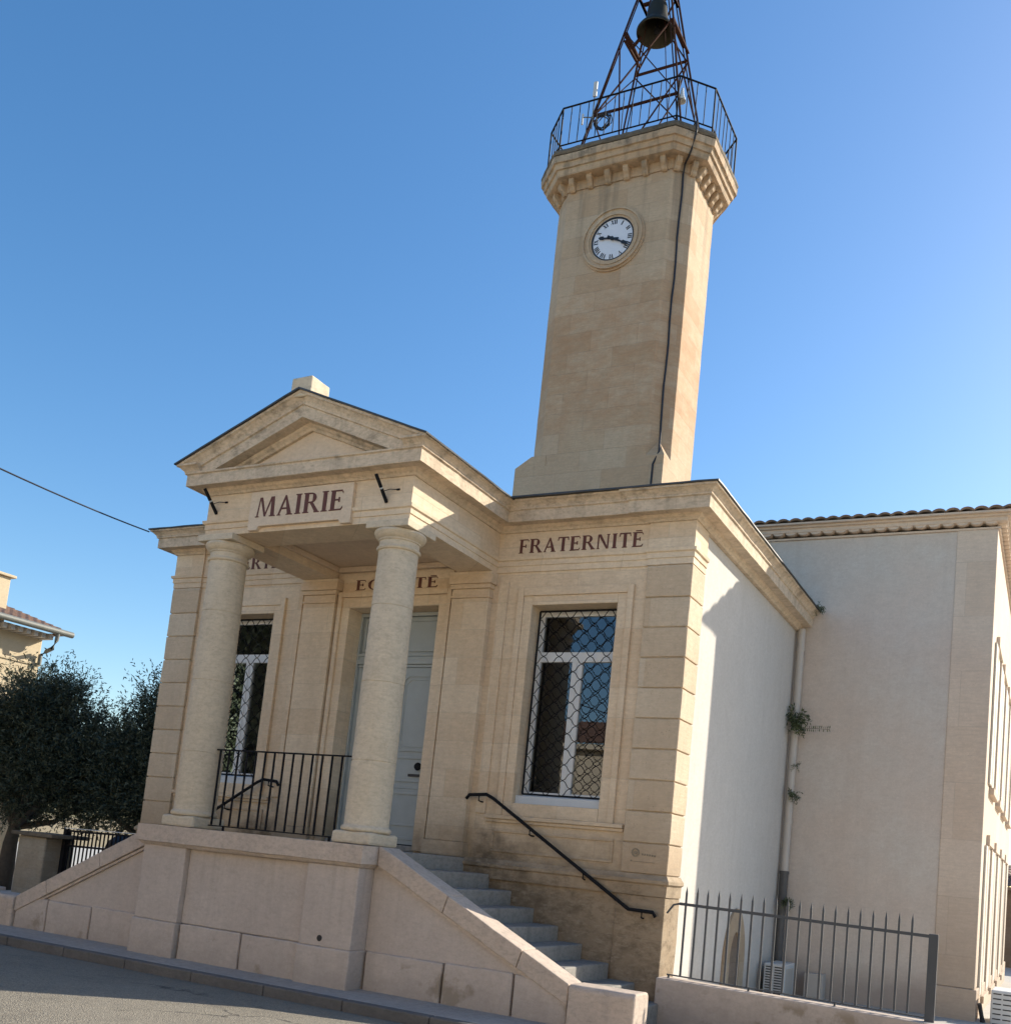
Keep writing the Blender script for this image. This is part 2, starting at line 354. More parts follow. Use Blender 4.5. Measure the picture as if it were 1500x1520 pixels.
def glass():
    m = bpy.data.materials.new('window_glass'); m.use_nodes = True; nt = m.node_tree; nt.nodes.remove(nt.nodes['Principled BSDF'])
    gl = nt.nodes.new('ShaderNodeBsdfGlossy'); gl.inputs['Roughness'].default_value = .005; gl.inputs['Color'].default_value = (.92,.95,1,1)
    tr = nt.nodes.new('ShaderNodeBsdfTransparent'); tr.inputs['Color'].default_value = (.75,.78,.78,1)
    fr = nt.nodes.new('ShaderNodeFresnel'); fr.inputs['IOR'].default_value = 1.5
    P = pos(nt); bp = N(nt, 'ShaderNodeBump', Strength=.02, Distance=.02); L(nt, noise(nt, P, 1.4, 2), bp.inputs['Height']); L(nt, bp.outputs[0], gl.inputs['Normal'])
    ms = nt.nodes.new('ShaderNodeMixShader'); L(nt, math2(nt, 'ADD', fr.outputs[0], .05), ms.inputs[0]); L(nt, tr.outputs[0], ms.inputs[1]); L(nt, gl.outputs[0], ms.inputs[2])
    L(nt, ms.outputs[0], nt.nodes['Material Output'].inputs[0]); return m
M['glass'] = glass()

# ------------------------------------------------------------------ serif lettering
def arc(cx, cz, rx, rz, a0, a1, w0, w1, n=10):
    """thick arc as quads; stroke w0 at the ends and w1 in the middle, measured inwards"""
    out = []
    for k in range(n):
        q = []
        for t in (k/n, (k+1)/n):
            a = rad(a0+(a1-a0)*t); w = w0+(w1-w0)*math.sin(math.pi*t)
            q.append(((cx+rx*math.cos(a), cz+rz*math.sin(a)), (cx+(rx-w)*math.cos(a), cz+(rz-w0)*math.sin(a))))
        out.append([q[0][0], q[1][0], q[1][1], q[0][1]])
    return out
def q4(x0, x1, z0, z1): return [(x0,z0),(x1,z0),(x1,z1),(x0,z1)]
TK, TH, SF = .17, .075, .05
def ser(x, w, z): return [q4(x-.055, x+w+.055, z, z+SF)]
def stem(x, w=TK): return [q4(x, x+w, SF, 1-SF)] + ser(x, w, 0) + ser(x, w, 1-SF)
def earm(z, x1, up): return [q4(.055+TK, x1, z, z+TH), [(x1-.01, z), (x1+.045, z+(.2 if up else -.2)+(TH if not up else 0)), (x1+.045, z+(TH if up else 0)) , (x1-.05, z+TH*.5)]]
GL = {
 'I': (.34, stem(.085)),
 'L': (.60, stem(.055) + earm(0, .52, True)),
 'E': (.64, stem(.055) + earm(0, .55, True) + earm(1-TH, .53, False) + [q4(.055+TK, .43, .48, .48+TH), q4(.39, .45, .40, .64)]),
 'F': (.60, stem(.055) + earm(1-TH, .53, False) + [q4(.055+TK, .42, .46, .46+TH), q4(.39, .44, .38, .62)]),
 'T': (.70, [q4(.265, .435, SF, 1-TH)] + ser(.265, TK, 0) + [q4(.04, .66, 1-TH, 1), [(.02,.76),(.06,.76),(.09,1-TH),(.04,1-TH)], [(.68,.76),(.64,.76),(.61,1-TH),(.66,1-TH)]]),
 'A': (.78, [[(.08,SF),(.15,SF),(.40,.86),(.365,1)], [(.365,1),(.42,1),(.72,SF),(.53,SF)], q4(.20, .58, .30, .30+TH)] + ser(.08, .07, 0) + ser(.53, .19, 0)),
 'M': (1.0, [[(.09,SF),(.155,SF),(.24,1),(.19,1)], [(.20,1),(.32,1),(.55,.02),(.46,.02)], [(.46,.02),(.52,.02),(.81,1),(.74,1)], [(.76,1),(.90,1),(.95,SF),(.78,SF)]] + ser(.09, .06, 0) + ser(.78, .17, 0)),
 'N': (.82, [q4(.09, .16, SF, 1-SF), [(.09,1),(.26,1),(.72,0),(.60,0)], q4(.65, .72, .05, 1-SF)] + ser(.09, .07, 0) + ser(.65, .07, 1-SF)),
 'R': (.76, stem(.055) + [q4(.055+TK, .36, .48, .48+TH), q4(.055+TK, .36, 1-TH, 1)] + arc(.35, .74, .24, .26, -90, 90, TH, .16) + [[(.30,.50),(.45,.50),(.74,SF),(.55,SF)], q4(.53, .78, 0, SF)]),
 'B': (.70, stem(.055) + [q4(.055+TK, .36, .50, .50+TH*.8), q4(.055+TK, .36, 1-TH, 1), q4(.055+TK, .36, 0, TH)] + arc(.34, .77, .22, .23, -90, 90, TH, .15) + arc(.35, .265, .26, .265, -90, 90, TH, .16)),
 'G': (.80, arc(.41, .5, .37, .5, 50, 290, TH, .17, 18) + [q4(.55, .70, .04, .42), q4(.48, .76, .42, .47), [(.60,.86),(.70,.72),(.72,.95),(.64,.98)]]),
}
def lettering(word, x0, x1, z0, z1, y, accent=False):
    """painted serif capitals on a wall facing -y"""
    gap = .07; tot = sum(GL[c][0] for c in word) + gap*(len(word)-1); sx = (x1-x0)/tot; h = z1-z0
    mb = MB(); cx = 0; k = 0
    polys = []
    for i, c in enumerate(word):
        w, ps = GL[c]
        polys += [[(cx+px, pz) for px, pz in p] for p in ps]
        if accent and i == len(word)-1: polys.append(q4(cx+.16, cx+.50, 1.06, 1.13))
        cx += w+gap
    for p in polys:
        d = y - .004 - (k % 9)*.0006; k += 1
        pts = [(x0+px*sx, z0+pz*h) for px, pz in p]
        mb.prism(pts, d, y+.004, 'y')
    return mb
# ------------------------------------------------------------------ dimensions (metres); facade in the plane y = 0, street level z = 0
HW, AX, AD, YB, BX = 4.184, 1.541, -1.952, 5.349, 7.083
JT = [4.722 - .36*k for k in range(10)]

# ================================================================== TOWN HALL
TH_ = thing('town_hall', 'pale limestone town hall with a columned porch, pediment and painted inscriptions', 'town hall', (0, 1.5, 0))
WX0, WX1, WZ0, WZ1 = 2.107, 3.267, 2.193, 4.683
mb = MB()
wall(mb, [-3.63, 3.63], [1.25, 5.63], [(WX0, WX1, WZ0, WZ1), (-WX1, -WX0, WZ0, WZ1), (-.731, .731, 1.47, 4.714)], lambda u, d, z: (u, .05+d, z), .35)
mb.box(-3.6, -.78, .012, .4, -.2, 1.248); mb.box(.78, 3.6, .012, .4, -.2, 1.248)
mb.build('facade_wall', M['facade'], TH_)
# surrounds, string courses and panels
mb = MB()
for s in (-1, 1):
    for a, b, c, y0 in ((WX0, 1.985, 4.80, .022), (1.983, 1.905, 4.905, .002)):
        d = WX1 + (WX0 - a); e = WX1 + (WX0 - b)
        i0 = a if a != WX0 else WX0
        top_in = WZ1 if a == WX0 else 4.80
        mb.box(s*b, s*i0, y0, .052, 2.035, c); mb.box(s*d, s*e, y0, .052, 2.035, c)
        mb.box(s*i0, s*d, y0, .052, top_in, c)
    mb.box(s*2.109, s*3.265, .022, .052, 2.035, WZ0)
    mb.box(s*1.76, s*3.60, -.018, .05, 1.985, 2.033); mb.box(s*1.76, s*3.60, .012, .05, 1.945, 1.983)
    for q in ((1.86, 3.49, 1.825, 1.855), (1.86, 3.49, 1.58, 1.61), (1.86, 1.89, 1.612, 1.823), (3.46, 3.49, 1.612, 1.823)):
        mb.box(s*q[0], s*q[1], .03, .06, q[2], q[3])
    # raised strip between the anta and the window
    mb.box(s*1.60, s*1.74, .022, .052, 2.04, 5.0)
# door surround
for s in (-1, 1):
    mb.box(s*.731, s*.86, .0, .052, 1.49, 4.86); mb.box(s*.862, s*.925, -.03, .052, 1.49, 4.935)
mb.box(-.731, .731, .0, .052, 4.714, 4.86); mb.box(-.86, .86, -.03, .052, 4.862, 4.935)
mb.build('window_surround', M['facade'], TH_, bevel=.006, worn=0.0025)
# base moulding
for s in (-1, 1):
    mb = MB(); pr_ = [(-.1,1.25),(.025,1.25),(.025,1.375),(.05,1.395),(.05,1.43),(.03,1.45),(.005,1.49),(-.1,1.49)]
    p = [(.95,0),(HW,0),(HW,.473)]
    if s < 0: p = [(-x, y) for x, y in reversed(p)]
    mb.sweep(p, pr_); mb.build('base_moulding', M['facade'], TH_, worn=0.005)
    mb = MB(); mb.box(s*3.602, s*(HW+.012), -.012, .485, -.2, 1.248); mb.build('corner_plinth', M['facade'], TH_, bevel=.012, worn=0.006)
    # rusticated corner pilaster, each course a block
    mb = MB(); zs = [1.49] + sorted(z for z in JT if z > 1.6) + [5.118]
    for a, b in zip(zs[:-1], zs[1:]):
        g = .007
        mb.box(s*3.622, s*HW, 0, .473, a+g, b-g)
    mb.build('corner_pilaster', M['quoin'], TH_, bevel=.010, worn=0.005)
    mb = MB(); mb.box(s*3.64, s*(HW-.02), .02, .46, 1.3, 5.13); mb.build('pilaster_core', M['quoin'], TH_)
    # anta behind the column
    mb = MB(); x0, x1 = .955, AX-.03
    mb.box(s*x0, s*x1, -.055, .052, 1.66, 4.78); mb.box(s*(x0-.03), s*(x1+.03), -.08, .05, 1.475, 1.658)
    mb.box(s*(x0-.012), s*(x1+.012), -.068, .05, 4.782, 4.81); mb.box(s*x0, s*x1, -.055, .052, 4.812, 4.90)
    mb.box(s*(x0-.02), s*(x1+.02), -.078, .05, 4.902, 4.96); mb.box(s*(x0-.04), s*(x1+.045), -.10, .05, 4.962, 5.118)
    mb.build('porch_anta', M['facade'], TH_, bevel=.006, worn=0.0025)
# entablature
AR = [(-.3,5.12),(0,5.12),(0,5.195),(.013,5.20),(.013,5.262),(.034,5.272),(.04,5.308),(.002,5.318),(.002,5.634),(-.3,5.634)]
mb = MB(); mb.sweep([(-HW,.473),(-HW,0),(-3.61,0),(-3.61,.03),(-AX,.03),(-AX,AD),(AX,AD),(AX,.03),(3.61,.03),(3.61,0),(HW,0),(HW,.473)], AR)
for s in (-1, 1): mb.box(s*1.02, s*1.239, -1.45, .04, 5.122, 5.62)
mb.box(-1.239, 1.239, -1.65, -1.452, 5.122, 5.62)
mb.build('entablature', M['facade'], TH_, worn=0.003)
CO = [(-.3,5.636),(.02,5.636),(.036,5.662),(.062,5.68),(.078,5.708),(.195,5.712),(.2,5.702),(.215,5.704),(.215,5.845),(.237,5.855),(.237,5.874),(-.3,5.874)]
mb = MB(); mb.sweep([(-HW,5.3),(-HW,0),(-3.61,0),(-3.61,.03),(-AX,.03),(-AX,AD),(AX,AD),(AX,.03),(3.61,.03),(3.61,0),(HW,0),(HW,5.3)], CO)
CY = [(-.3,5.876),(.237,5.876),(.25,5.898),(.285,5.93),(.312,5.94),(.312,5.962),(-.3,5.962)]
mb.sweep([(-HW,5.3),(-HW,0),(-3.61,0),(-3.61,.03),(-AX,.03),(-AX,AD),(-AX+.015,AD)], CY)
mb.sweep([(AX-.015,AD),(AX,AD),(AX,.03),(3.61,.03),(3.61,0),(HW,0),(HW,5.3)], CY)
mb.build('cornice', M['cornice'], TH_, worn=0.004)
# pediment
SL, ZA = .40, 6.70
RK = [(-.05,-.375),(.03,-.375),(.045,-.345),(.07,-.325),(.08,-.298),(.215,-.292),(.215,-.15),(.237,-.14),(.237,-.122),(.25,-.09),(.285,-.045),(.312,-.03),(.312,-.002),(-.05,-.002)]
mb = MB()
for s in (-1, 1):
    vs = []; m = len(RK)
    for t, h in RK: vs.append((0, AD-t, ZA+h))
    for t, h in RK:
        xe = min(AX+max(t, .0), (ZA+h-5.876)/SL); vs.append((s*xe, AD-t, ZA+h-SL*xe))
    fs = [(i, (i+1) % m, (i+1) % m+m, i+m) for i in range(m)] + [tuple(range(m, 2*m))]
    mb.add(vs, fs)
mb.build('raking_cornice', M['cornice'], TH_, worn=0.004)
mb = MB(); mb.prism([(-1.62,5.87),(1.62,5.87),(0,6.55)], AD+.012, AD+.2, 'y'); mb.build('tympanum', M['slab'], TH_)
mb = MB()
for s in (-1, 1):
    q = [(0, ZA), (s*1.875, ZA-SL*1.875), (s*1.88, ZA-SL*1.88+.018), (0, ZA+.019)]
    mb.prism(q, AD-.34, .9, 'y')
a = HW+.335
mb.add([(-a,-.335,5.964),(a,-.335,5.964),(a,5.34,5.964),(-a,5.34,5.964),(-a,-.335,5.982),(a,-.335,5.982),(a,5.34,5.982),(-a,5.34,5.982),(-1.6,2.7,6.5),(1.6,2.7,6.5),(1.6,5.34,6.5),(-1.6,5.34,6.5)],
    [(0,1,5,4),(1,2,6,5),(3,0,4,7),(0,3,2,1),(4,5,9,8),(5,6,10,9),(7,4,8,11),(8,9,10,11),(2,3,7,11,10,6)])
mb.build('zinc_roof', M['zinc'], TH_, worn=.006, step=.25)
mb = MB(); mb.box(-.145, .145, -2.255, -1.93, 6.62, 6.86); mb.build('ridge_block', M['column'], TH_, bevel=.014, worn=0.007)
# ceiling of the porch
mb = MB(); mb.box(-1.019, 1.019, -1.449, .045, 5.30, 5.36)
for q in ((-1.018,1.018,-.03,.045),(-1.018,1.018,-1.448,-1.39),(-1.018,-.96,-1.388,-.032),(.96,1.018,-1.388,-.032)): mb.box(*q, 5.225, 5.298)
mb.build('porch_ceiling', M['slab'], TH_, bevel=.012)
# columns
for s in (-1, 1):
    pf = []; z0, z1 = 1.715, 4.80; grooves = (2.42, 3.30, 4.17)
    zz = sorted([z0+(z1-z0)*k/36 for k in range(37)] + [g+e for g in grooves for e in (-.007, -.003, .003, .007)])
    for z in zz:
        t = (z-z0)/(z1-z0); r = .248-.024*t**1.6 - (.006 if any(abs(z-g) < .004 for g in grooves) else 0)
        pf.append((r, z))
    pf = [(.22,1.64),(.262,1.645),(.276,1.66),(.278,1.68),(.266,1.70),(.249,1.712)] + pf + [(.224,4.805),(.244,4.812),(.252,4.83),(.244,4.848),(.227,4.855),(.227,4.915),(.24,4.92),(.24,4.935),(.255,4.945),(.285,4.975),(.298,5.005),(.29,5.03),(.22,5.034)]
    mb = MB(); mb.lathe(pf, (s*1.294, -1.745, 0), 64)
    c = mb.build('porch_column', M['column'], TH_, smooth=True, auto=35, worn=.0035, step=9)
    mb = MB(); mb.box(s*1.294-.288, s*1.294+.288, -1.745-.28, -1.745+.288, 5.036, 5.117); mb.build('abacus', M['column'], c, bevel=.008)
    mb = MB(); mb.box(s*1.294-.262, s*1.294+.262, -1.745-.262, -1.745+.262, 1.503, 1.642); mb.build('column_base', M['column'], c, bevel=.03, worn=.008, step=.08)
# inscriptions
mb = MB(); y = AD-.052
mb.prism([(-.80,5.128),(-.66,5.128),(-.63,5.175),(.58,5.175),(.61,5.128),(.752,5.128),(.752,5.612),(-.80,5.612)], y, AD+.02, 'y')
sl = mb.build('inscription_slab', M['slab'], TH_, bevel=.005)
lettering('MAIRIE', -.705, .635, 5.285, 5.53, y).build('inscription', M['letter'], sl)
lettering('FRATERNITE', 1.835, 3.53, 5.362, 5.545, .028, True).build('inscription', M['letter'], TH_)
lettering('LIBERTE', -3.29, -2.12, 5.362, 5.545, .028, True).build('inscription', M['letter'], TH_)
mb = MB(); mb.box(-.90, .90, .022, .052, 4.94, 5.20); eb = mb.build('door_frieze', M['facade'], TH_)
lettering('EGALITE', -.68, .672, 4.968, 5.112, .022, True).build('inscription', M['letter'], eb)
# side walls and interior
mb = MB(); wall(mb, [.46, 5.34], [-.2, 5.63], [], lambda u, d, z: (HW-.03-d, u, z), .3)
sw = mb.build('side_wall', M['white'], TH_)
def pointed(y0, y1, zb, zs, zt, n=9):
    ym = (y0+y1)/2; pts = [(y0, zb)]
    for k in range(n+1):
        t = k/n; pts.append((y0+(ym-y0)*(1-math.cos(t*math.pi/2))**.9, zs+(zt-zs)*math.sin(t*math.pi/2)))
    q = [(y0+y1-a, b) for a, b in reversed(pts[:-1])]
    return pts + q
o_ = pointed(2.50, 3.50, -.15, .45, 1.14); i_ = pointed(2.76, 3.24, -.15, .45, .82)
mb = MB(); n = len(o_)
for k in range(n-1):
    a, b, c = HW+.004, HW-.031, HW-.012
    mb.add([(a, *o_[k]), (a, *o_[k+1]), (a, *i_[k+1]), (a, *i_[k]), (b, *o_[k]), (b, *o_[k+1]), (b, *i_[k+1]), (b, *i_[k])], [(0,1,2,3),(0,4,5,1),(3,2,6,7)])
nr = mb.build('niche_surround', M['quoin'], sw)
mb = MB(); mb.prism(i_, HW-.031, HW-.02, 'x'); mb.build('niche_infill', M['brown'], nr)
mb = MB(); mb.box(-HW+.03, -HW+.33, .46, 5.34, -.2, 5.63); mb.build('side_wall', M['white'], TH_)
mb = MB(); mb.box(-3.84, 3.84, .45, 5.3, 1.30, 1.40); mb.box(-3.84, 3.84, 2.6, 2.7, 1.41, 5.6); mb.box(-3.84, 3.84, .41, 5.3, 5.5, 5.6); mb.build('interior', M['dark'], TH_)  # near-black room shell: the unlit gloom indoors is put into its colour

# windows
def window(s):
    x0, x1 = (WX0, WX1) if s > 0 else (-WX1, -WX0); y = .28
    mb = MB(); w = .065; xm = (x0+x1)/2
    mb.box(x0+.002, x0+w, y, y+.06, WZ0+.105, WZ1-.01); mb.box(x1-w, x1-.002, y, y+.06, WZ0+.105, WZ1-.01)
    mb.box(x0+w, x1-w, y, y+.06, WZ1-.09, WZ1-.01); mb.box(x0+w, x1-w, y-.004, y+.06, 4.01, 4.135); mb.box(x0+w, x1-w, y, y+.06, WZ0+.105, WZ0+.17)
    mb.box(xm-.07, xm+.07, y-.002, y+.06, WZ0+.17, 4.01); mb.box(xm-.006, xm+.006, y-.012, y-.001, WZ0+.11, 4.01)
    f = mb.build('window', M['frame'], TH_, bevel=.004)
    mb = MB()
    for a, b, c, d in ((x0+w, xm-.07, WZ0+.17, 4.01), (xm+.07, x1-w, WZ0+.17, 4.01), (x0+w, x1-w, 4.135, WZ1-.09)): mb.add([(a,y+.03,c),(b,y+.03,c),(b,y+.03,d),(a,y+.03,d)], [(0,1,2,3)])
    mb.build('pane', M['glass'], f)
    mb = MB(); mb.box(x0+.002, x1-.002, .09, y+.06, WZ0, WZ0+.103); mb.build('sill', M['aluminium'], f, bevel=.006)
    # wrought grille: two families of wavy bars in a flat frame
    mb = MB(); g = .185; gx0, gx1, gz0, gz1 = x0+.045, x1-.045, WZ0+.13, WZ1-.045
    for a, b in (((gx0,g,gz0),(gx1,g,gz0)), ((gx0,g,gz1),(gx1,g,gz1)), ((gx0,g,gz0),(gx0,g,gz1)), ((gx1,g,gz0),(gx1,g,gz1))): mb.bar(a, b, .018, .022)
    W, H = gx1-gx0, gz1-gz0; cw = W/5; ch = H/12
    for fam in (0, 1):
        for k in range(-12, 6):
            pts = []
            for t in range(0, 13*8+1):
                v = t/8; u = k + v + .5
                # wobble across the diagonal, zero where the bars cross
                wv = .0065*math.sin(v*2*math.pi*2.0)
                X = u*cw + wv; Z = v*ch - wv*.9
                inside = -1e-6 <= X <= W+1e-6 and -1e-6 <= Z <= H+1e-6
                if inside: pts.append((gx0+(X if fam == 0 else W-X), g+(.006 if fam else -.006), gz0+Z))
            if len(pts) > 2: mb.tube(pts, .0056, 5)
    mb.build('grille', M['iron'], f)
window(1); window(-1)

# door
def frame2(mb, x0, x1, z0, z1, w, y0, y1, ch=.0):
    def poly(o):
        a, b, c, d = x0+o, x1-o, z0+o, z1-o; k = ch
        if not k: return [(a,c),(b,c),(b,d),(a,d)]
        return [(a+k,c),(b-k,c),(b,c+k),(b,d-k),(b-k,d),(a+k,d),(a,d-k),(a,c+k)]
    P0, P1 = poly(0), poly(w); n = len(P0)
    for k in range(n):
        j = (k+1) % n
        mb.add([(P0[k][0],y0,P0[k][1]),(P0[j][0],y0,P0[j][1]),(P1[j][0],y0,P1[j][1]),(P1[k][0],y0,P1[k][1]),(P0[k][0],y1,P0[k][1]),(P0[j][0],y1,P0[j][1]),(P1[j][0],y1,P1[j][1]),(P1[k][0],y1,P1[k][1])],
            [(0,1,2,3),(0,4,5,1),(3,2,6,7)])
y = .33
mb = MB(); mb.box(-.73, -.70, y-.05, y+.06, 1.5, 4.71); mb.box(.70, .73, y-.05, y+.06, 1.5, 4.71); mb.box(-.70, .70, y-.05, y+.06, 4.66, 4.71)
mb.box(-.70, .70, y-.05, y+.06, 3.99, 4.05); mb.box(-.70, .70, y-.03, y+.06, 4.052, 4.10); mb.box(-.70, .70, y-.045, y+.06, 4.102, 4.135); mb.box(-.70, .70, y-.02, y+.06, 3.95, 3.988)
df = mb.build('door', M['door'], TH_, bevel=.004)
mb = MB(); mb.box(-.70, .70, y+.01, y+.06, 4.137, 4.658)
for s in (-1, 1): frame2(mb, min(s*.03, s*.67), max(s*.03, s*.67), 4.17, 4.63, .035, y-.012, y+.012)
mb.box(-.02, .02, y-.015, y+.012, 4.14, 4.655)
mb.build('transom_panel', M['door'], df, bevel=.003)
for s in (-1, 1):
    a, b = sorted((s*.004, s*.698)); mb = MB(); mb.box(a, b, y, y+.05, 1.56, 3.946)
    lo, hi = a+.07, b-.07
    frame2(mb, lo, hi, 2.80, 3.85, .03, y-.018, y+.004, .07); frame2(mb, lo+.05, hi-.05, 2.86, 3.79, .018, y-.010, y+.004, .07)
    mb.box(a+.02, b-.02, y-.016, y+.004, 2.70, 2.73); mb.box(a+.02, b-.02, y-.016, y+.004, 2.39, 2.42); mb.box(a+.02, b-.02, y-.01, y+.004, 2.30, 2.315)
    frame2(mb, lo, hi, 1.80, 2.25, .03, y-.018, y+.004); mb.box(a+.02, b-.02, y-.012, y+.004, 1.62, 1.66)
    lf = mb.build('door_leaf', M['door'], df, bevel=.003)
    mb = MB(); mb.lathe([(.012,0),(.012,.04),(.05,.045),(.055,.06),(.045,.08),(.0,.085)], (0,0,0), 16)
    kx = .50 if s > 0 else -.06
    mb.v = [(px+kx, y-.0-pz, py+2.60) for px, py, pz in mb.v]; mb.build('door_knob', M['iron'], lf)
    if s > 0:
        mb = MB(); mb.box(.33, .60, y-.02, y+.002, 2.465, 2.50); mb.build('letter_slot', M['black'], lf)
mb = MB(); mb.box(-.73, .73, .06, .40, 1.472, 1.545); mb.build('threshold', M['step'], df, bevel=.01)
mb = MB(); mb.box(-.70, .70, y+.005, y+.05, 1.546, 1.558); mb.build('gap_shadow', M['black'], df)

# ================================================================== ENTRANCE STEPS
ES = thing('entrance_steps', 'double flight of stone steps with sloping parapets and rendered podium under the porch', 'staircase', (0, -1.1, 0))
mb = MB(); mb.box(-.90, .90, -2.105, -.05, .40, 1.262)
for s in (-1, 1): mb.box(s*.902, s*1.59, -2.175, -.05, .40, 1.262)
mb.build('podium_wall', M['cement'], ES, bevel=.012, worn=0.004)
mb = MB()
def blocks(xs, y0, y1, z0, z1, g=.011):
    for a, b in zip(xs[:-1], xs[1:]): mb.box(a+g, b-g, y0+R.uniform(-.006,.004), y1, z0, z1+R.uniform(-.008,.006))
blocks([-.888, .05, .888], -2.13, -.1, -.3, .403); blocks([-1.618, -.888], -2.2, -.1, -.3, .403); blocks([.888, 1.618], -2.2, -.1, -.3, .403)
for s in (-1, 1):
    xs = [1.628, 2.60, 3.41, 4.02]; xs = xs if s > 0 else [-x for x in reversed(xs)]
    blocks(xs, -1.952, -1.7, -.3, .405)
mb.build('base_course', M['cement'], ES, bevel=.016, worn=0.007)
mb = MB(); mb.sweep([(-1.59,-1.66),(-1.59,-2.175),(1.59,-2.175),(1.59,-1.66)], [(-.5,1.263),(.012,1.263),(.03,1.28),(.048,1.30),(.068,1.306),(.068,1.5),(-.5,1.5)])
mb.build('podium_ledge', M['coping'], ES, bevel=.012, worn=0.006)
mb = MB(); mb.box(-1.546, 1.546, -1.672, .011, 1.264, 1.47); mb.build('landing', M['step'], ES, bevel=.012)
NX = [1.546, 1.918, 2.243, 2.572, 2.909, 3.238, 3.585, 3.92, 4.26]; NZ = [1.47, 1.30, 1.128, .958, .788, .618, .448, .278, .108]
for s in (-1, 1):
    for k in range(1, 9):
        mb = MB(); mb.box(s*(NX[k-1]+.002), s*NX[k], -1.69+R.uniform(0,.004), .010, -.25, NZ[k]+R.uniform(-.004,.004)); mb.build('step', M['step'], ES, bevel=.014, worn=0.005)
    zl = lambda x: 1.5-(x-1.70)*.4763
    mb = MB(); mb.prism([(s*1.595,.40),(s*3.75,.40),(s*3.75,zl(3.75)-.19),(s*1.66,1.32),(s*1.595,1.32)], -1.915, -1.70, 'y'); pw = mb.build('parapet_wall', M['cement'], ES)
    cuts = [1.662, 2.585, 3.485, 4.018]
    mb = MB()
    for a, b in zip(cuts[:-1], cuts[1:]):
        a += .004; b -= .004; sk = .05     # joints square to the slope
        za = min(1.5, zl(a)); zb = zl(b)
        lo = .205
        pa = a - (sk if a > 1.7 else 0); pb = b - (sk if b < 4 else 0)
        top = [(a, za)] + ([(1.70, 1.5)] if a < 1.7 else []) + [(b, zb)]
        bot = [(pb, zl(pb)-lo), (pa, (zl(pa)-lo) if a > 1.7 else 1.30)]
        mb.prism([(s*x, z) for x, z in top+bot], -1.975, -1.655, 'y')
    cp = mb.build('parapet_coping', M['coping'], ES, bevel=.010, worn=0.006)
    mb = MB(); mb.prism([(s*1.665,1.298),(s*3.80,zl(3.80)-.205),(s*3.80,zl(3.80)-.235),(s*1.665,1.262)], -1.948, -1.71, 'y'); mb.build('drip_moulding', M['coping'], cp)
    mb = MB(); a, b = 4.024, 4.70
    mb.prism([(-2.0,-.3),(-1.63,-.3),(-1.63,.365),(-1.665,.40),(-1.965,.40),(-2.0,.365)], s*a, s*b, 'x'); mb.build('end_pier', M['coping'], ES, bevel=.02, worn=0.006)
mb = MB(); mb.disc((1.18,.485), .034, -2.179, -2.1, 16); mb.build('drain_hole', M['black'], ES)

# ================================================================== IRONWORK ON THE PORCH
BR = thing('balcony_railing', 'black iron railing between the two porch columns', 'railing', (0, -1.745, 1.5))
mb = MB(); mb.bar((-1.045,-1.745,2.475), (1.045,-1.745,2.475), .038, .016); mb.build('top_rail', M['iron'], BR)
mb = MB(); mb.bar((-1.045,-1.745,1.555), (1.045,-1.745,1.555), .034, .014)
for x in (-.80, .80): mb.bar((x,-1.745,1.5), (x,-1.745,1.548), .02)
mb.build('bottom_rail', M['iron'], BR)
for k in range(15):
    x = -.996 + k*.1423; mb = MB(); mb.bar((x,-1.745,1.563), (x,-1.745,2.466), .018); mb.build('baluster', M['iron'], BR)
for s in (-1, 1):
    h = thing('handrail', 'black iron handrail on the wall %s' % ('beside the steps under the right-hand window' if s > 0 else 'behind the balcony railing, under the left-hand window'), 'handrail', (s*2.8, -.04, .9), 'handrails on the facade')
    pts = [(1.52,2.20),(1.56,2.25),(1.80,2.268),(1.90,2.226),(3.796,1.083),(4.089,1.078),(4.125,1.03)]
    mb = MB(); mb.tube([(s*x, -.085, z) for x, z in pts], .021, 10); mb.build('rail', M['iron'], h, smooth=True)
    for x, z in ((1.70,2.262),(2.45,1.894),(3.2,1.442),(3.96,1.081)):
        mb = MB(); mb.tube([(s*x,-.085,z-.02),(s*x,-.085,z-.075),(s*x,-.03,z-.085),(s*x,.03,z-.085)], .010, 6); mb.build('bracket', M['iron'], h)
for s in (-1, 1):
    x = 1.20 if s > 0 else -1.395; z = 5.35 if s > 0 else 5.40
    f = thing('flag_holder', 'dark iron flagpole socket on the frieze %s of the MAIRIE inscription' % ('to the right' if s > 0 else 'to the left'), 'flag holder', (x, AD, z), 'flagpole sockets on the porch frieze')
    mb = MB(); mb.tube([(x,AD-.0,z-.0),(x-.004,AD-.11,z+.115)], .021, 10); mb.tube([(x-.005,AD-.125,z+.13),(x-.01,AD-.23,z+.24)], .021, 10); mb.build('socket', M['iron'], f)
    mb = MB(); mb.tube([(x-.004,AD-.112,z+.118),(x-.004,AD-.124,z+.129)], .018, 10); mb.build('collar', M['aluminium'], f)
    mb = MB(); mb.tube([(x-.002,AD-.08,z+.10),(x+.05,AD-.03,z+.14),(x+.14,AD-.012,z+.135)], .0045, 6); mb.box(x+.13,x+.17,AD-.015,AD-.002,z+.125,z+.145); mb.build('cleat', M['iron'], f)
pq = thing('wall_plaque', 'faint round survey marker with worn lines on the corner of the right pilaster', 'marker', (3.9, -.002, 1.7))
mb = MB(); mb.ringy((3.79,1.725), .034, .05, -.008, .004, 24); mb.disc((3.79,1.725), .022, -.008, .004, 16); mb.build('disc', M['worn'], pq)
mb = MB()
for k in range(6): mb.box(3.865+k*.03, 3.885+k*.03, -.004, .003, 1.70-k*.002, 1.722-k*.002)
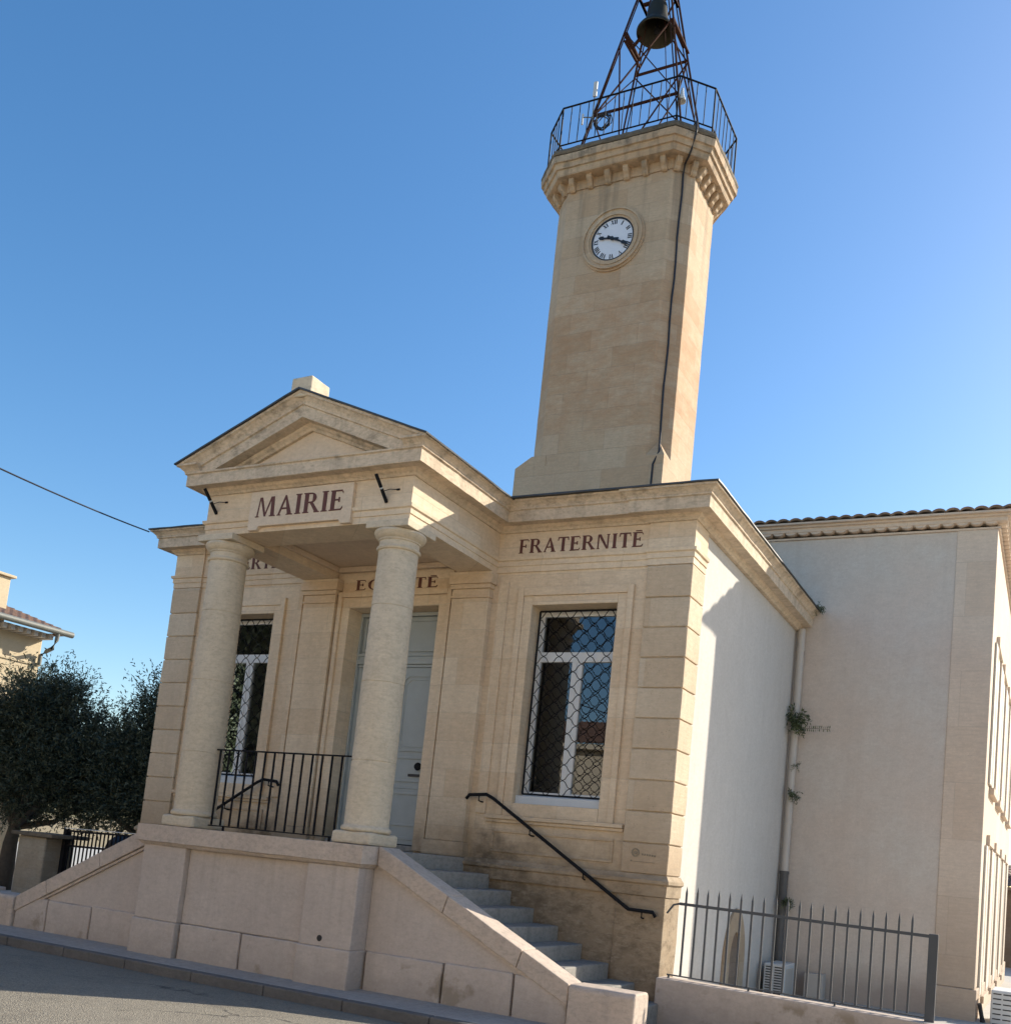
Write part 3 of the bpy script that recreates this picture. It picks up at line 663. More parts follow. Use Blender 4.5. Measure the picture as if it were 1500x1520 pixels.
mb.box(3.74, 4.03, -.005, .003, 1.622, 1.628); mb.box(3.735, 3.755, -.006, .003, 1.62, 1.64); mb.build('worn_lines', M['worn'], pq)
# ================================================================== REAR BUILDING
RB = thing('rear_building', 'tall rendered rear wing with stone corner and a canal tile roof', 'building', (0, 9.5, 0))
mb = MB(); mb.box(-BX+.02, BX-.025, YB, 15, -.3, 7.20); mb.build('rendered_wall', M['pink'], RB)
for s in (-1, 1):
    mb = MB(); mb.box(s*6.507, s*BX, YB-.02, 15.02, .30, 7.205); mb.box(s*6.48, s*(BX+.03), YB-.05, 15.05, -.3, .298); mb.build('corner_stone', M['rearstone'], RB, bevel=.012)
mb = MB()
EZ = 7.36
# genoise: a flat band and a row of scalloped tile mouths
mb.sweep([(-BX,15),(-BX,YB),(BX,YB),(BX,15)], [(-.1,7.205),(.03,7.205),(.03,7.235),(-.1,7.235)])
mb.sweep([(-BX,15),(-BX,YB),(BX,YB),(BX,15)], [(-.1,7.30),(.125,7.30),(.125,7.36),(.17,7.365),(.17,7.40),(-.1,7.40)])
n = int(2*BX/.2)
for k in range(n):
    x = -BX + (k+.5)*2*BX/n; r = .088
    pts = [(x+r*math.cos(math.pi*i/8), 7.305-.045*math.sin(math.pi*i/8)) for i in range(9)]
    mb.prism(pts, YB-.11, YB+.02, 'y')
n2 = 46
for k in range(n2):
    y = YB + .1 + k*.2; r = .088
    mb.prism([(y+r*math.cos(math.pi*i/8), 7.305-.045*math.sin(math.pi*i/8)) for i in range(9)], BX-.02, BX+.11, 'x')
mb.build('genoise', M['rearstone'], RB)
def tiles(mb, P0, U, V, Lu, Lv, lim, slope, pitch=.2, rows=8, amp=.05):
    """corrugated tile slope: P0 eave corner, U along the eave, V inwards; lim(v) -> (u0,u1)"""
    nu = int(Lu/pitch)*8; vs = []; fs = []; rowsz = []
    for r in range(rows):
        for e in (0, 1):
            v = Lv*(r+e*.999)/rows; a, b = lim(v)
            for i in range(nu+1):
                u = min(max(Lu*i/nu, a), b); ph = u/pitch
                c = abs(math.cos(math.pi*ph))**.6 - .35
                z = v*slope + amp*c + (.022 if e == 0 else 0)
                q = Vector(P0)+Vector(U)*u+Vector(V)*v; vs.append((q.x, q.y, q.z+z))
    m = nu+1
    for r in range(2*rows-1):
        for i in range(nu): fs.append((r*m+i, r*m+i+1, (r+1)*m+i+1, (r+1)*m+i))
    # mouth of the tiles at the eave
    o = len(vs)
    for i in range(nu+1): p = vs[i]; vs.append((p[0]+V[0]*.02, p[1]+V[1]*.02, p[2]-.028))
    for i in range(nu): fs.append((i+1, i, o+i, o+i+1))
    a, b = lim(1.2)
    for i in range(nu+1):
        u = min(max(Lu*i/nu, a), b); q = Vector(P0)+Vector(U)*u+Vector(V)*1.2; vs.append((q.x, q.y, q.z+slope*1.2-.05))
    for i in range(nu): fs.append((o+i+1, o+i, o+m+i, o+m+i+1))
    mb.add(vs, fs)
ex, ey = BX+.27, YB-.27; Lx, Ly = 2*ex, 15.3-ey
mb = MB()
tiles(mb, (-ex,ey,7.44), (1,0,0), (0,1,0), Lx, Ly/2, lambda v: (v, Lx-v), .22, rows=14)
tiles(mb, (ex,ey,7.44), (0,1,0), (-1,0,0), Ly, Ly/2, lambda v: (v, Ly-v), .22, rows=14)
tiles(mb, (-ex,15.3,7.44), (0,-1,0), (1,0,0), Ly, Ly/2, lambda v: (v, Ly-v), .22, rows=14)

mb.build('tile_roof', M['tile'], RB, smooth=True, auto=50)
mb = MB(); mb.sweep([(-BX,15),(-BX,YB),(BX,YB),(BX,15)], [(-.2,7.402),(.235,7.402),(.235,7.43),(-.2,7.43)]); mb.build('eave_board', M['rearstone'], RB)
for y in (6.9, 8.9, 10.9, 12.9):
    for z0, z1 in ((.15, 2.45), (3.35, 5.6)):
        mb = MB(); x = BX-.02
        mb.box(x, x+.06, y-.60, y-.47, z0, z1); mb.box(x, x+.06, y+.47, y+.60, z0, z1); mb.box(x, x+.075, y-.62, y+.62, z1+.002, z1+.16); mb.box(x, x+.10, y-.64, y+.64, z0-.11, z0-.002)
        w = mb.build('window', M['rearstone'], RB, bevel=.006)
        mb = MB(); mb.box(x-.0, x+.03, y-.469, y+.469, z0, z1); mb.build('pane', M['wood'], w)
        mb = MB()
        for s in (-1, 1): mb = MB(); mb.box(x+.023, x+.055, y+s*.615, y+s*1.0, z0+.02, z1-.02); mb.build('shutter', M['wood'], w, bevel=.005)

# ================================================================== CLOCK TOWER
XC, YF, W_, CH, DP = .08, 5.40, 1.43, .35, 1.85
CT = thing('clock_tower', 'square limestone clock tower with cut corners rising behind the porch', 'tower', (XC, YF+DP/2, 6.8))
def octa(o):
    k = o*.41421; w = W_; c = CH
    return [(XC-w+c-k, YF-o), (XC+w-c+k, YF-o), (XC+w+o, YF+c-k), (XC+w+o, YF+DP-c+k), (XC+w-c+k, YF+DP+o), (XC-w+c-k, YF+DP+o), (XC-w-o, YF+DP-c+k), (XC-w-o, YF+c-k)]
def lerp_oct(mb, lv):
    vs = []; fs = []
    for z, o in lv: vs += [(x, y, z) for x, y in octa(o)]
    for i in range(len(lv)-1):
        for k in range(8): j = (k+1) % 8; fs.append((i*8+k, i*8+j, i*8+8+j, i*8+8+k))
    fs += [tuple(range(7,-1,-1)), tuple(range(len(vs)-8, len(vs)))]; mb.add(vs, fs)
mb = MB(); lerp_oct(mb, [(8.9,0),(14.6,0)]); mb.build('shaft', M['tower'], CT, bevel=.012, worn=.006, step=.2)
mb = MB(); xl, xr, yf = -1.53, XC+W_+.012, YF-.012
mb.box(xl, xr, yf, YF+DP+.05, 6.9, 8.98)
mb.add([(xl,yf,8.98),(XC-W_+.16,yf,9.19),(XC-W_+.16,YF+DP+.05,9.19),(xl,YF+DP+.05,8.98),(XC-W_+.16,yf,8.98),(XC-W_+.16,YF+DP+.05,8.98)], [(0,1,2,3),(0,4,1),(3,2,5),(1,4,5,2),(0,3,5,4)])
mb.box(XC-W_+.16, XC-W_+CH+.12, yf, YF+.3, 8.98, 9.19)
for (cx, cy, a, b) in ((xr, yf, (XC+W_-CH, yf, 8.98), (xr, YF+CH, 8.98)),):
    mb.add([(cx,cy,8.98), a, b, (XC+W_-CH/2-.01, YF+CH/2-.01, 9.33)], [(0,1,3),(0,3,2),(0,2,1)])
mb.build('tower_base', M['tower'], CT)
lv = [(14.6,.0),(14.6,.02),(14.66,.03),(14.78,.035),(14.79,.26),(14.85,.28),(14.90,.29),(14.905,.325),(14.96,.335),(15.0,.35),(15.005,.385),(15.13,.40),(15.15,.36)]
mb = MB(); lerp_oct(mb, lv); cn = mb.build('tower_cornice', M['tower'], CT, worn=.008, step=.1)
mb = MB(); lerp_oct(mb, [(15.152,.37),(15.152,.40),(15.19,.41),(15.26,.39),(15.29,.34)]); mb.build('weathered_top', M['weathered'], CT, worn=.016, step=.1)
def corbel(mb, px, py, nx, ny):
    tx, ty = -ny, nx; prof = [(0,14.56),(.05,14.56),(.08,14.585),(.10,14.63),(.15,14.67),(.18,14.72),(.18,14.788),(0,14.788)]; w = .055; m = len(prof)
    vs = [(px+nx*d+tx*s*w, py+ny*d+ty*s*w, z) for s in (-1, 1) for d, z in prof]
    mb.add(vs, [tuple(range(m)), tuple(range(2*m-1, m-1, -1))] + [(i, i+m, (i+1) % m+m, (i+1) % m) for i in range(m)])
o8 = octa(0); R2 = math.sqrt(.5)
for k, (nx, ny, cnt) in enumerate(((0,-1,6),(R2,-R2,2),(1,0,5),(R2,R2,2),(0,1,6),(-R2,R2,2),(-1,0,5),(-R2,-R2,2))):
    a, b = o8[k], o8[(k+1) % 8]
    for i in range(cnt):
        t = (.16, .84)[i] if cnt == 2 else .06+.88*i/(cnt-1)
        mb = MB(); corbel(mb, a[0]+(b[0]-a[0])*t, a[1]+(b[1]-a[1])*t, nx, ny); mb.build('corbel', M['tower'], CT, bevel=.010, worn=.006, step=.07)
# clock
cc = (.083, 13.40)
mb = MB()
for r0, r1, y0 in ((.44, .475, -.035), (.475, .53, -.06), (.53, .585, -.045), (.585, .62, -.075), (.62, .655, -.03)): mb.ringy(cc, r0, r1, YF+y0, YF+.03)
ck = mb.build('clock', M['tower'], CT)
mb = MB(); mb.disc(cc, .425, YF-.012, YF+.02, 64); dl = mb.build('dial', M['dial'], ck)
mb = MB(); mb.ringy(cc, .412, .441, YF-.03, YF-.002, 64); mb.build('dial_rim', M['black'], ck)
ROM = ['XII','I','II','III','IIII','V','VI','VII','VIII','IX','X','XI']
mb = MB(); kk = 0
for hnum, txt in enumerate(ROM):
    ang = -hnum*math.pi/6
    wd = {'I': .036, 'V': .06, 'X': .066}; tot = sum(wd[c] for c in txt); u = -tot/2
    def put(poly):
        global kk
        kk += 1; d = YF-.0135-(kk % 7)*.0006
        q = []
        for a, b in poly:
            rr = .305+b; q.append((cc[0]+a*math.cos(ang)-rr*math.sin(ang), cc[1]+a*math.sin(ang)+rr*math.cos(ang)))
        mb.prism(q, d, YF-.005, 'y')
    h = .088
    for c in txt:
        if c == 'I': put([(u+.006,0),(u+.027,0),(u+.027,h),(u+.006,h)])
        if c == 'V': put([(u+.002,h),(u+.024,h),(u+.038,0),(u+.028,0)]); put([(u+.05,h),(u+.058,h),(u+.036,0),(u+.03,0)])
        if c == 'X': put([(u+.002,h),(u+.024,h),(u+.062,0),(u+.040,0)]); put([(u+.054,h),(u+.062,h),(u+.010,0),(u+.002,0)])
        u += wd[c]
mb.build('numerals', M['black'], dl)
def hand(ang, ln, tail, w, y):
    mb = MB(); a = rad(ang); d = (math.sin(a), math.cos(a)); n_ = (d[1], -d[0])
    def p(t, s): return (cc[0]+d[0]*t+n_[0]*s, cc[1]+d[1]*t+n_[1]*s)
    mb.prism([p(-tail,-w*1.1),p(-tail,w*1.1),p(-.02,w*.75),p(ln*.62,w*.6),p(ln*.66,w*1.5),p(ln*.9,w*1.3),p(ln,0),p(ln*.9,-w*1.3),p(ln*.66,-w*1.5),p(ln*.62,-w*.6),p(-.02,-w*.75)], y, y+.008, 'y'); return mb
hand(282, .30, .13, .024, YF-.045).build('hour_hand', M['black'], dl)
mh = hand(118, .375, .11, .024, YF-.058); mh.disc(cc, .035, YF-.066, YF-.03, 20); mh.build('minute_hand', M['black'], dl)
# cable down the cut corner
px, py = XC+W_-CH/2+.012, YF+CH/2-.012
cb = MB(); pts = [(px+.20,py-.20,15.36),(px+.29,py-.31,15.32),(px+.30,py-.31,15.15),(px+.26,py-.28,15.0),(px+.21,py-.25,14.84),(px+.16,py-.20,14.775),(px+.03,py-.07,14.70)]
pts += [(px-.01+.007*math.sin(k*1.7), py-.01+.007*math.sin(k*1.7), 14.55-k*.42) for k in range(13)] + [(px+.06,py-.14,9.05),(px-.02,yf-.012,8.8),(px-.03,yf-.012,7.6)]
cb.tube(pts, .019, 7)
c = cb.build('lightning_cable', M['black'], base=(px, py, 7.6)); tag(c, 'thick black cable running down the cut corner of the clock tower', 'cable')

# railing round the tower top
TR = thing('tower_railing', 'dark iron railing round the top of the clock tower', 'railing', (XC, YF+DP/2, 15.24))
op = octa(.30)
mb = MB()
for k in range(8): mb.bar((*op[k], 16.22), (*op[(k+1) % 8], 16.22), .032, .016)
mb.build('top_rail', M['iron'], TR)
mb = MB()
for k in range(8): mb.bar((*op[k], 15.42), (*op[(k+1) % 8], 15.42), .026, .014)
mb.build('bottom_rail', M['iron'], TR)
for k in range(8):
    a, b = Vector(op[k]), Vector(op[(k+1) % 8]); n = max(2, round((b-a).length/.19))
    for i in range(n):
        q = a+(b-a)*i/n; mb = MB()
        if i == 0: mb.bar((q.x,q.y,15.28), (q.x,q.y,16.22), .026); mb.build('post', M['iron'], TR)
        else: mb.bar((q.x+R.uniform(-.01,.01),q.y,15.42), (q.x+R.uniform(-.01,.01),q.y,16.21), .014); mb.build('baluster', M['iron'], TR)

# bell cage
YC, ZT = 6.45, 21.0
BC = thing('bell_cage', 'rusty wrought iron bell cage standing on the clock tower', 'bell cage', (XC, YC, 15.24))
def leg(sx, sy, z):
    t = (z-15.2)/(ZT-15.2); return Vector((XC+sx*1.15*(1-t), YC+sy*.85*(1-t), z))
for sx in (-1, 1):
    for sy in (-1, 1):
        mb = MB(); d = Vector((sx*.02, 0, 0)); e = Vector((0, sy*.02, 0))
        mb.tube([leg(sx,sy,z)+d+Vector((R.uniform(-.006,.006),)*3) for z in (15.2,16,17,18,19,20,20.9)], .022, 6); mb.tube([leg(sx,sy,z)-d*2+e for z in (15.2,16,17,18,19,20,20.8)], .014, 6)
        mb.build('leg', M['rust'], BC)
def brace(a, b, w=.03, nm='brace'):
    mb = MB(); mb.bar(a, b, w, w*.6); mb.build(nm, M['rust'], BC)
for sy in (-1, 1):
    z1, z2 = (16.5, 18.45) if sy < 0 else (18.15, 19.5)
    brace(leg(-1,sy,z1), leg(1,sy,z1), .05, 'crossbar')
    brace(leg(-1,sy,z1), leg(1,sy,z2), .034); brace(leg(-1,sy,z2), leg(1,sy,z1), .034)
    if sy > 0: brace(leg(-1,sy,18.1), leg(1,sy,16.4)); brace(leg(1,sy,18.1), leg(-1,sy,16.4)); 
    else: brace(leg(-1,sy,16.45), leg(-.35,sy,15.3)); brace(leg(1,sy,16.45), leg(.3,sy,15.3))
for sx in (-1, 1):
    brace(leg(sx,-1,18.45), leg(sx,1,18.45), .085, 'bell_beam'); brace(leg(sx,-1,18.25)+Vector((.06,0,0)), leg(sx,1,18.3)+Vector((.06,0,0)), .05, 'bell_beam')
    brace(leg(sx,-1,16.5), leg(sx,1,18.1)); brace(leg(sx,1,16.5), leg(sx,-1,18.1)); brace(leg(sx,-1,19.3), leg(sx,1,19.3), .05, 'crossbar')
brace((XC-.5,YC,18.44), (XC-.32,YC,18.62), .06, 'bell_bracket'); brace((XC-.33,YC,19.35), (XC+.33,YC,19.35), .07, 'bell_yoke')
for sx in (-1, 1):
    brace((XC+sx*.33,YC,19.30), leg(sx,-1,19.3), .05, 'crossbar'); brace((XC+sx*.33,YC,19.30), leg(sx,1,19.3), .05, 'crossbar')
    brace((XC+sx*.62,YC-.1,15.24), (XC+sx*.14,YC-.05,19.3), .016, 'stay')
mb = MB(); mb.lathe([(.012,20.8),(.07,20.9),(.03,21.1),(.012,21.2),(.012,21.9),(0,21.95)], (XC,YC,0), 12); mb.build('finial', M['rust'], BC)
BL = thing('bell', 'dark bronze bell hanging in the iron cage', 'bell', (XC, YC, 18.6))
prof = [(.40,18.60),(.402,18.63),(.365,18.69),(.30,18.76),(.25,18.85),(.222,18.96),(.205,19.08),(.195,19.18),(.18,19.24),(.13,19.28),(.05,19.30),(.05,19.36),(.0,19.36)]
prof = [(0,19.2),(.12,19.2),(.16,19.14),(.18,19.0),(.2,18.9),(.24,18.81),(.31,18.71),(.38,18.60)] + prof
mb = MB(); mb.lathe(prof, (XC,YC,0), 40); mb.build('bell_body', M['bronze'], BL, smooth=True, auto=40)
mb = MB(); mb.tube([(XC,YC,19.18),(XC+.02,YC,18.78)], .018, 8); mb.lathe([(0,18.60),(.05,18.62),(.065,18.67),(.045,18.73),(0,18.76)], (XC+.02,YC,0), 14); mb.build('clapper', M['iron'], BL)
# bits and pieces on the tower top
an = thing('antenna', 'small pale antenna fixed to the left leg of the bell cage', 'antenna', (-.66, 5.56, 16.2))
mb = MB(); mb.box(-.74,-.66,5.52,5.56,16.70,17.02); mb.build('panel', M['acwhite'], an, bevel=.01)
mb = MB(); mb.tube([(-.70,5.54,16.7),(-.70,5.54,16.0)], .014, 6); mb.tube([(-.70,5.54,16.25),(-.88,5.5,16.27)], .012, 6); mb.build('mast', M['gutter'], an)
mb = MB(); mb.lathe([(.02,0),(.02,.22),(.0,.24)], (-.90,5.5,16.12), 10); mb.build('dipole', M['acwhite'], an)
mb = MB()
for k in range(6):
    c0 = Vector((-.40+R.uniform(-.02,.02), 5.42+R.uniform(-.03,.03), 15.98+R.uniform(-.02,.02))); r = .15+R.uniform(-.03,.02)
    mb.tube([(c0.x+r*math.cos(t*math.pi/9), c0.y+.03*math.sin(t*.7+k), c0.z+r*math.sin(t*math.pi/9)) for t in range(19)], .011, 5)
o = mb.build('cable_coil', M['black'], base=(-.4, 5.42, 15.98)); tag(o, 'coil of black cable hung behind the tower railing at the foot of the bell cage', 'cable')
sp = thing('loudspeaker', 'white horn loudspeaker on the right leg of the bell cage', 'loudspeaker', (1.0, 6.0, 16.4))
mb = MB(); mb.lathe([(.025,0),(.035,.1),(.05,.16),(.09,.27),(.085,.27),(.0,.2)], (0,0,0), 16); mb.v = [(1.04+a, 5.85+b, 16.62-c) for a, b, c in mb.v]; mb.build('horn', M['acwhite'], sp, smooth=True)
mb = MB(); mb.tube([(1.04,5.85,16.62),(1.0,5.95,16.72)], .015, 6); mb.build('arm', M['iron'], sp)
# ================================================================== DOWNPIPE AND PLANTS IN THE CORNER
dpx, dpy = HW+.07, 5.22
DPI = thing('downpipe', 'beige rainwater downpipe in the corner of the white wall', 'downpipe', (dpx, dpy, -.1))
mb = MB(); mb.tube([(dpx,dpy,5.66),(dpx,dpy,1.75)], .058, 16)
for z in (5.3,3.9,2.5): mb.tube([(dpx,dpy,z),(dpx,dpy,z+.045)], .067, 16)
mb.build('upper_pipe', M['pvc'], DPI, smooth=True, auto=40)
mb = MB(); mb.tube([(dpx,dpy,1.748),(dpx,dpy,-.1)], .066, 16); mb.tube([(dpx,dpy,1.70),(dpx,dpy,1.745)], .075, 16); mb.build('lower_pipe', M['lead'], DPI, smooth=True, auto=40)
def leafquad(vs, fs, p, d, ln, w, rnd):
    d = d.normalized(); a = Vector((rnd.uniform(-1,1), rnd.uniform(-1,1), rnd.uniform(-1,1))); n = d.cross(a)
    if n.length < 1e-3: return
    n = n.normalized()*w; o = len(vs); m = p+d*ln*.5
    vs += [p, m+n, p+d*ln, m-n]; fs.append((o, o+1, o+2, o+3))
def fern(name, label, x, y, z, n, ln, rnd):
    vs = []; fs = []
    for k in range(n):
        d = Vector((rnd.uniform(-.35,1), rnd.uniform(-1,.1), rnd.uniform(-.6,.9))).normalized(); p = Vector((x,y,z)); 
        for i in range(9):
            p = p + d*ln/9; d = (d+Vector((0,0,-.13))).normalized()
            for s in (-1, 1): leafquad(vs, fs, p, d*.5+Vector((rnd.uniform(-1,1), rnd.uniform(-1,1), rnd.uniform(-1,1))), ln*.28, ln*.04, rnd)
    m = MB(); m.v = vs; m.f = fs; o = m.build(name, M['fern'], base=(x,y,z)); return tag(o, label, 'plant', 'weeds growing out of the walls')
fern('wall_fern', 'largest bushy weed rooted behind the downpipe halfway up the rear wall', dpx-.01, dpy-.05, 4.12, 34, .26, R)
fern('wall_fern', 'tiny sprig on the downpipe, between the two larger weeds', dpx+.07, dpy-.04, 3.42, 6, .11, R)
fern('wall_fern', 'tufted weed on the lower third of the downpipe below the tiny sprig', dpx+.06, dpy-.04, 2.95, 20, .14, R)
fern('wall_fern', 'dark tuft at the dirty foot of the downpipe behind the fence', dpx+.06, dpy-.06, 1.28, 22, .15, R)
fern('wall_fern', 'small green tuft growing on the far end of the side cornice', HW+.30, 5.2, 5.98, 14, .14, R)
vs = []; fs = []
p = Vector((dpx+.08, dpy-.05, 4.02))
for k in range(15):
    p = p+Vector((.032, -.002, .003*math.sin(k))); 
    for s in (-1,1): leafquad(vs, fs, p, Vector((.2,-.3,s*.9)), .06, .013, R)
m = MB(); m.v = vs; m.f = fs; m.tube([(dpx+.06,dpy-.05,4.02),(dpx+.3,dpy-.05,4.03),(dpx+.56,dpy-.06,4.02)], .004, 4)
tag(m.build('fern_frond', M['fern'], base=(dpx+.08,dpy-.05,4.02)), 'single dry frond sticking out sideways from the bushy weed on the rear wall', 'plant')

# ================================================================== FENCE ON THE RIGHT
fz = lambda x: .385-.019*(x-4.25)
mb = MB(); mb.prism([(4.205,-.4),(7.5,-.4),(7.5,fz(7.5)),(4.205,fz(4.205))], -.125, .16, 'y')
o = mb.build('low_wall', M['cement'], base=(5.8,0,-.4), bevel=.015); tag(o, 'low rendered wall under the grey iron fence right of the steps', 'wall')
FR = thing('iron_fence', 'grey iron fence with pointed pickets on the low wall beside the white side wall', 'fence', (5.7, .02, .35))
rz = lambda x: 1.205-.016*(x-4.32)
mb = MB(); mb.bar((4.36,.02,rz(4.36)), (6.97,.02,rz(6.97)), .014, .032); mb.tube([(4.36,.02,rz(4.36)),(4.29,.02,rz(4.3)-.02),(4.22,.02,rz(4.3)-.12)], .012, 6); mb.build('top_rail', M['steel'], FR)
mb = MB(); mb.bar((4.28,.02,fz(4.28)+.035), (6.97,.02,fz(6.97)+.035), .03, .014)
for x in (4.3, 5.2, 6.1): mb.bar((x,.02,fz(x)-.01), (x,.02,fz(x)+.03), .02)
mb.build('bottom_rail', M['steel'], FR)
mb = MB(); mb.box(6.965, 7.055, .0, .045, fz(7)-.01, rz(7)+.025); mb.build('post', M['steel'], FR, bevel=.004)
first = None
for k in range(20):
    x = 4.432+.1247*k
    if k == 0:
        mb = MB(); b = .0105; z0 = fz(x)+.04; z1 = rz(x)+.13; zt = rz(x)+.205
        mb.add([(x-b,.02-b,z0),(x+b,.02-b,z0),(x+b,.02+b,z0),(x-b,.02+b,z0),(x-b,.02-b,z1),(x+b,.02-b,z1),(x+b,.02+b,z1),(x-b,.02+b,z1),(x,.02,zt)], [(0,3,2,1),(0,1,5,4),(1,2,6,5),(2,3,7,6),(3,0,4,7),(4,5,8),(5,6,8),(6,7,8),(7,4,8)])
        first = mb.build('picket', M['steel'], FR)
    else:
        c = first.copy(); C.objects.link(c); c.parent = FR; c.location = (.1247*k, 0, -.017*.1247*k); c.rotation_euler = (R.uniform(-.006,.006)*0, R.uniform(-.004,.004), 0)

def ac(label, x0, x1, y0, y1, z0, z1):
    t = thing('air_conditioner', label, 'air conditioner', ((x0+x1)/2, (y0+y1)/2, z0), 'air conditioning units')
    mb = MB(); mb.box(x0, x1, y0, y1, z0, z1); mb.build('casing', M['acwhite'], t, bevel=.02)
    mb = MB(); n = 13
    for i in range(n):
        z = z0+.04+(z1-z0-.10)*i/(n-1)
        for a, b in ((x0+.03, (x0+x1)/2-.012), ((x0+x1)/2+.012, x1-.03)): mb.box(a, b, y0-.004, y0+.002, z, z+.017)
    mb.build('louvre', M['black'], t)
    mb = MB(); mb.box(x1-.002, x1+.006, y0+.12, y1-.12, z0+.07, z1-.07); mb.build('side_panel', M['pvc'], t, bevel=.004)
    mb = MB()
    for yy in (y0+.12, y1-.12): mb.box(x0+.02, x1-.02, yy-.03, yy+.03, z0-.09, z0-.002)
    mb.build('foot', M['black'], t)
ac('white air conditioning unit on the ground behind the fence, in front of the downpipe', 4.26, 4.56, 4.35, 5.05, -.20, .36)
ac('white air conditioning unit at the right edge, past the corner of the rear wing', 7.30, 7.60, 5.40, 6.15, -.62, .33)
mb = MB(); mb.tube([(7.16,5.30,.12),(7.20,5.36,-.1),(7.22,5.40,-.5)], .03, 8); mb.tube([(7.18,5.42,.0),(7.24,5.42,-.2),(7.28,5.45,-.3)], .02, 8)
tag(mb.build('refrigerant_hose', M['black'], base=(7.16,5.3,-.5)), 'black hoses running between the rear corner and the right-hand air conditioning unit', 'hose')
mc = thing('meter_cabinet', 'pale cabinet against the rear wall right of the downpipe behind the fence', 'cabinet', (4.9, 5.2, -.1))
mb = MB(); mb.box(4.70, 4.98, 5.10, YB-.003, -.15, .23); mb.build('body', M['pvc'], mc, bevel=.01)
mb = MB(); mb.box(4.74, 4.94, 5.085, 5.102, -.12, .19); mb.build('door', M['pvc'], mc, bevel=.006)
# neighbouring house far right
nh = thing('neighbour_house', 'brown stone house with a grey chimney at the right edge behind the rear wing', 'house', (9.5, 24, 0))
mb = MB(); mb.box(6.2, 14, 21, 28, -.3, 2.05); mb.build('wall', M['brown'], nh)
mb = MB(); tiles(mb, (6.0,20.75,2.12), (1,0,0), (0,1,0), 8.2, 3.6, lambda v: (0, 8.2), .2, rows=8); mb.box(6.0, 14.2, 20.74, 20.85, 2.02, 2.11); rf = mb.build('roof', M['tile'], nh)
mb = MB(); mb.box(6.94, 7.9, 22, 22.6, 2.3, 3.35); mb.box(6.86, 8.0, 21.92, 22.68, 3.352, 3.46); mb.build('chimney', M['pink'], nh, bevel=.02)

# ================================================================== LEFT SIDE
mb = MB(); mb.box(-10.5, -4.712, -1.93, -1.66, -.3, .36); mb.box(-10.5, -4.712, -1.985, -1.63, .362, .445)
for x in (-5.9,): pass
tag(mb.build('garden_wall', M['cement'], base=(-7.6,-1.8,-.3), bevel=.012), 'low cement wall running left from the end of the stair parapet', 'wall')
ps = thing('stone_pillar', 'rough stone gate pillar with a flat cap under the olive tree', 'pillar', (-7.85, 1.2, 0))
mb = MB(); mb.box(-8.2, -7.48, .95, 1.55, -.2, 1.08); mb.build('shaft', M['rubble'], ps, bevel=.03)
mb = MB(); mb.box(-8.3, -7.22, .86, 1.64, 1.082, 1.15); mb.build('cap', M['weathered'], ps, bevel=.015)
gf = thing('iron_gate', 'black iron gate with upright bars between the stone pillar and the town hall', 'gate', (-6.4, 1.3, .1))
mb = MB()
for z in (1.24, .98, .52, .20): mb.bar((-7.46,1.3,z-.01), (-5.0,1.3,z+.03), .03, .035)
mb.build('rail', M['iron'], gf)
mb = MB(); mb.bar((-7.46,1.3,1.275), (-5.0,1.3,1.315), .05, .012); mb.build('painted_sun_strip', M['frame'], gf)  # white strip stands in for sunlight along the top rail
for k in range(26):
    x = -7.42+k*.096; mb = MB(); mb.bar((x,1.3,.1), (x,1.3,1.235+.04*k/26), .02); mb.build('bar', M['iron'], gf)
mb = MB(); mb.box(-7.46,-7.38,1.26,1.34,.0,1.26); mb.build('post', M['iron'], gf)
wb = thing('waste_bin', 'dark rounded bin standing behind the black iron gate', 'bin', (-6.5, 1.75, 0))
mb = MB(); mb.lathe([(0,.02),(.21,.02),(.27,.95),(.285,.97),(.0,.97)], (-6.5,1.75,0), 24); mb.build('body', M['black'], wb, smooth=True, auto=40)
mb = MB(); mb.lathe([(.295,.972),(.30,1.0),(.26,1.12),(.15,1.22),(0,1.25)], (-6.5,1.75,0), 24); mb.build('lid', M['black'], wb, smooth=True, auto=40)

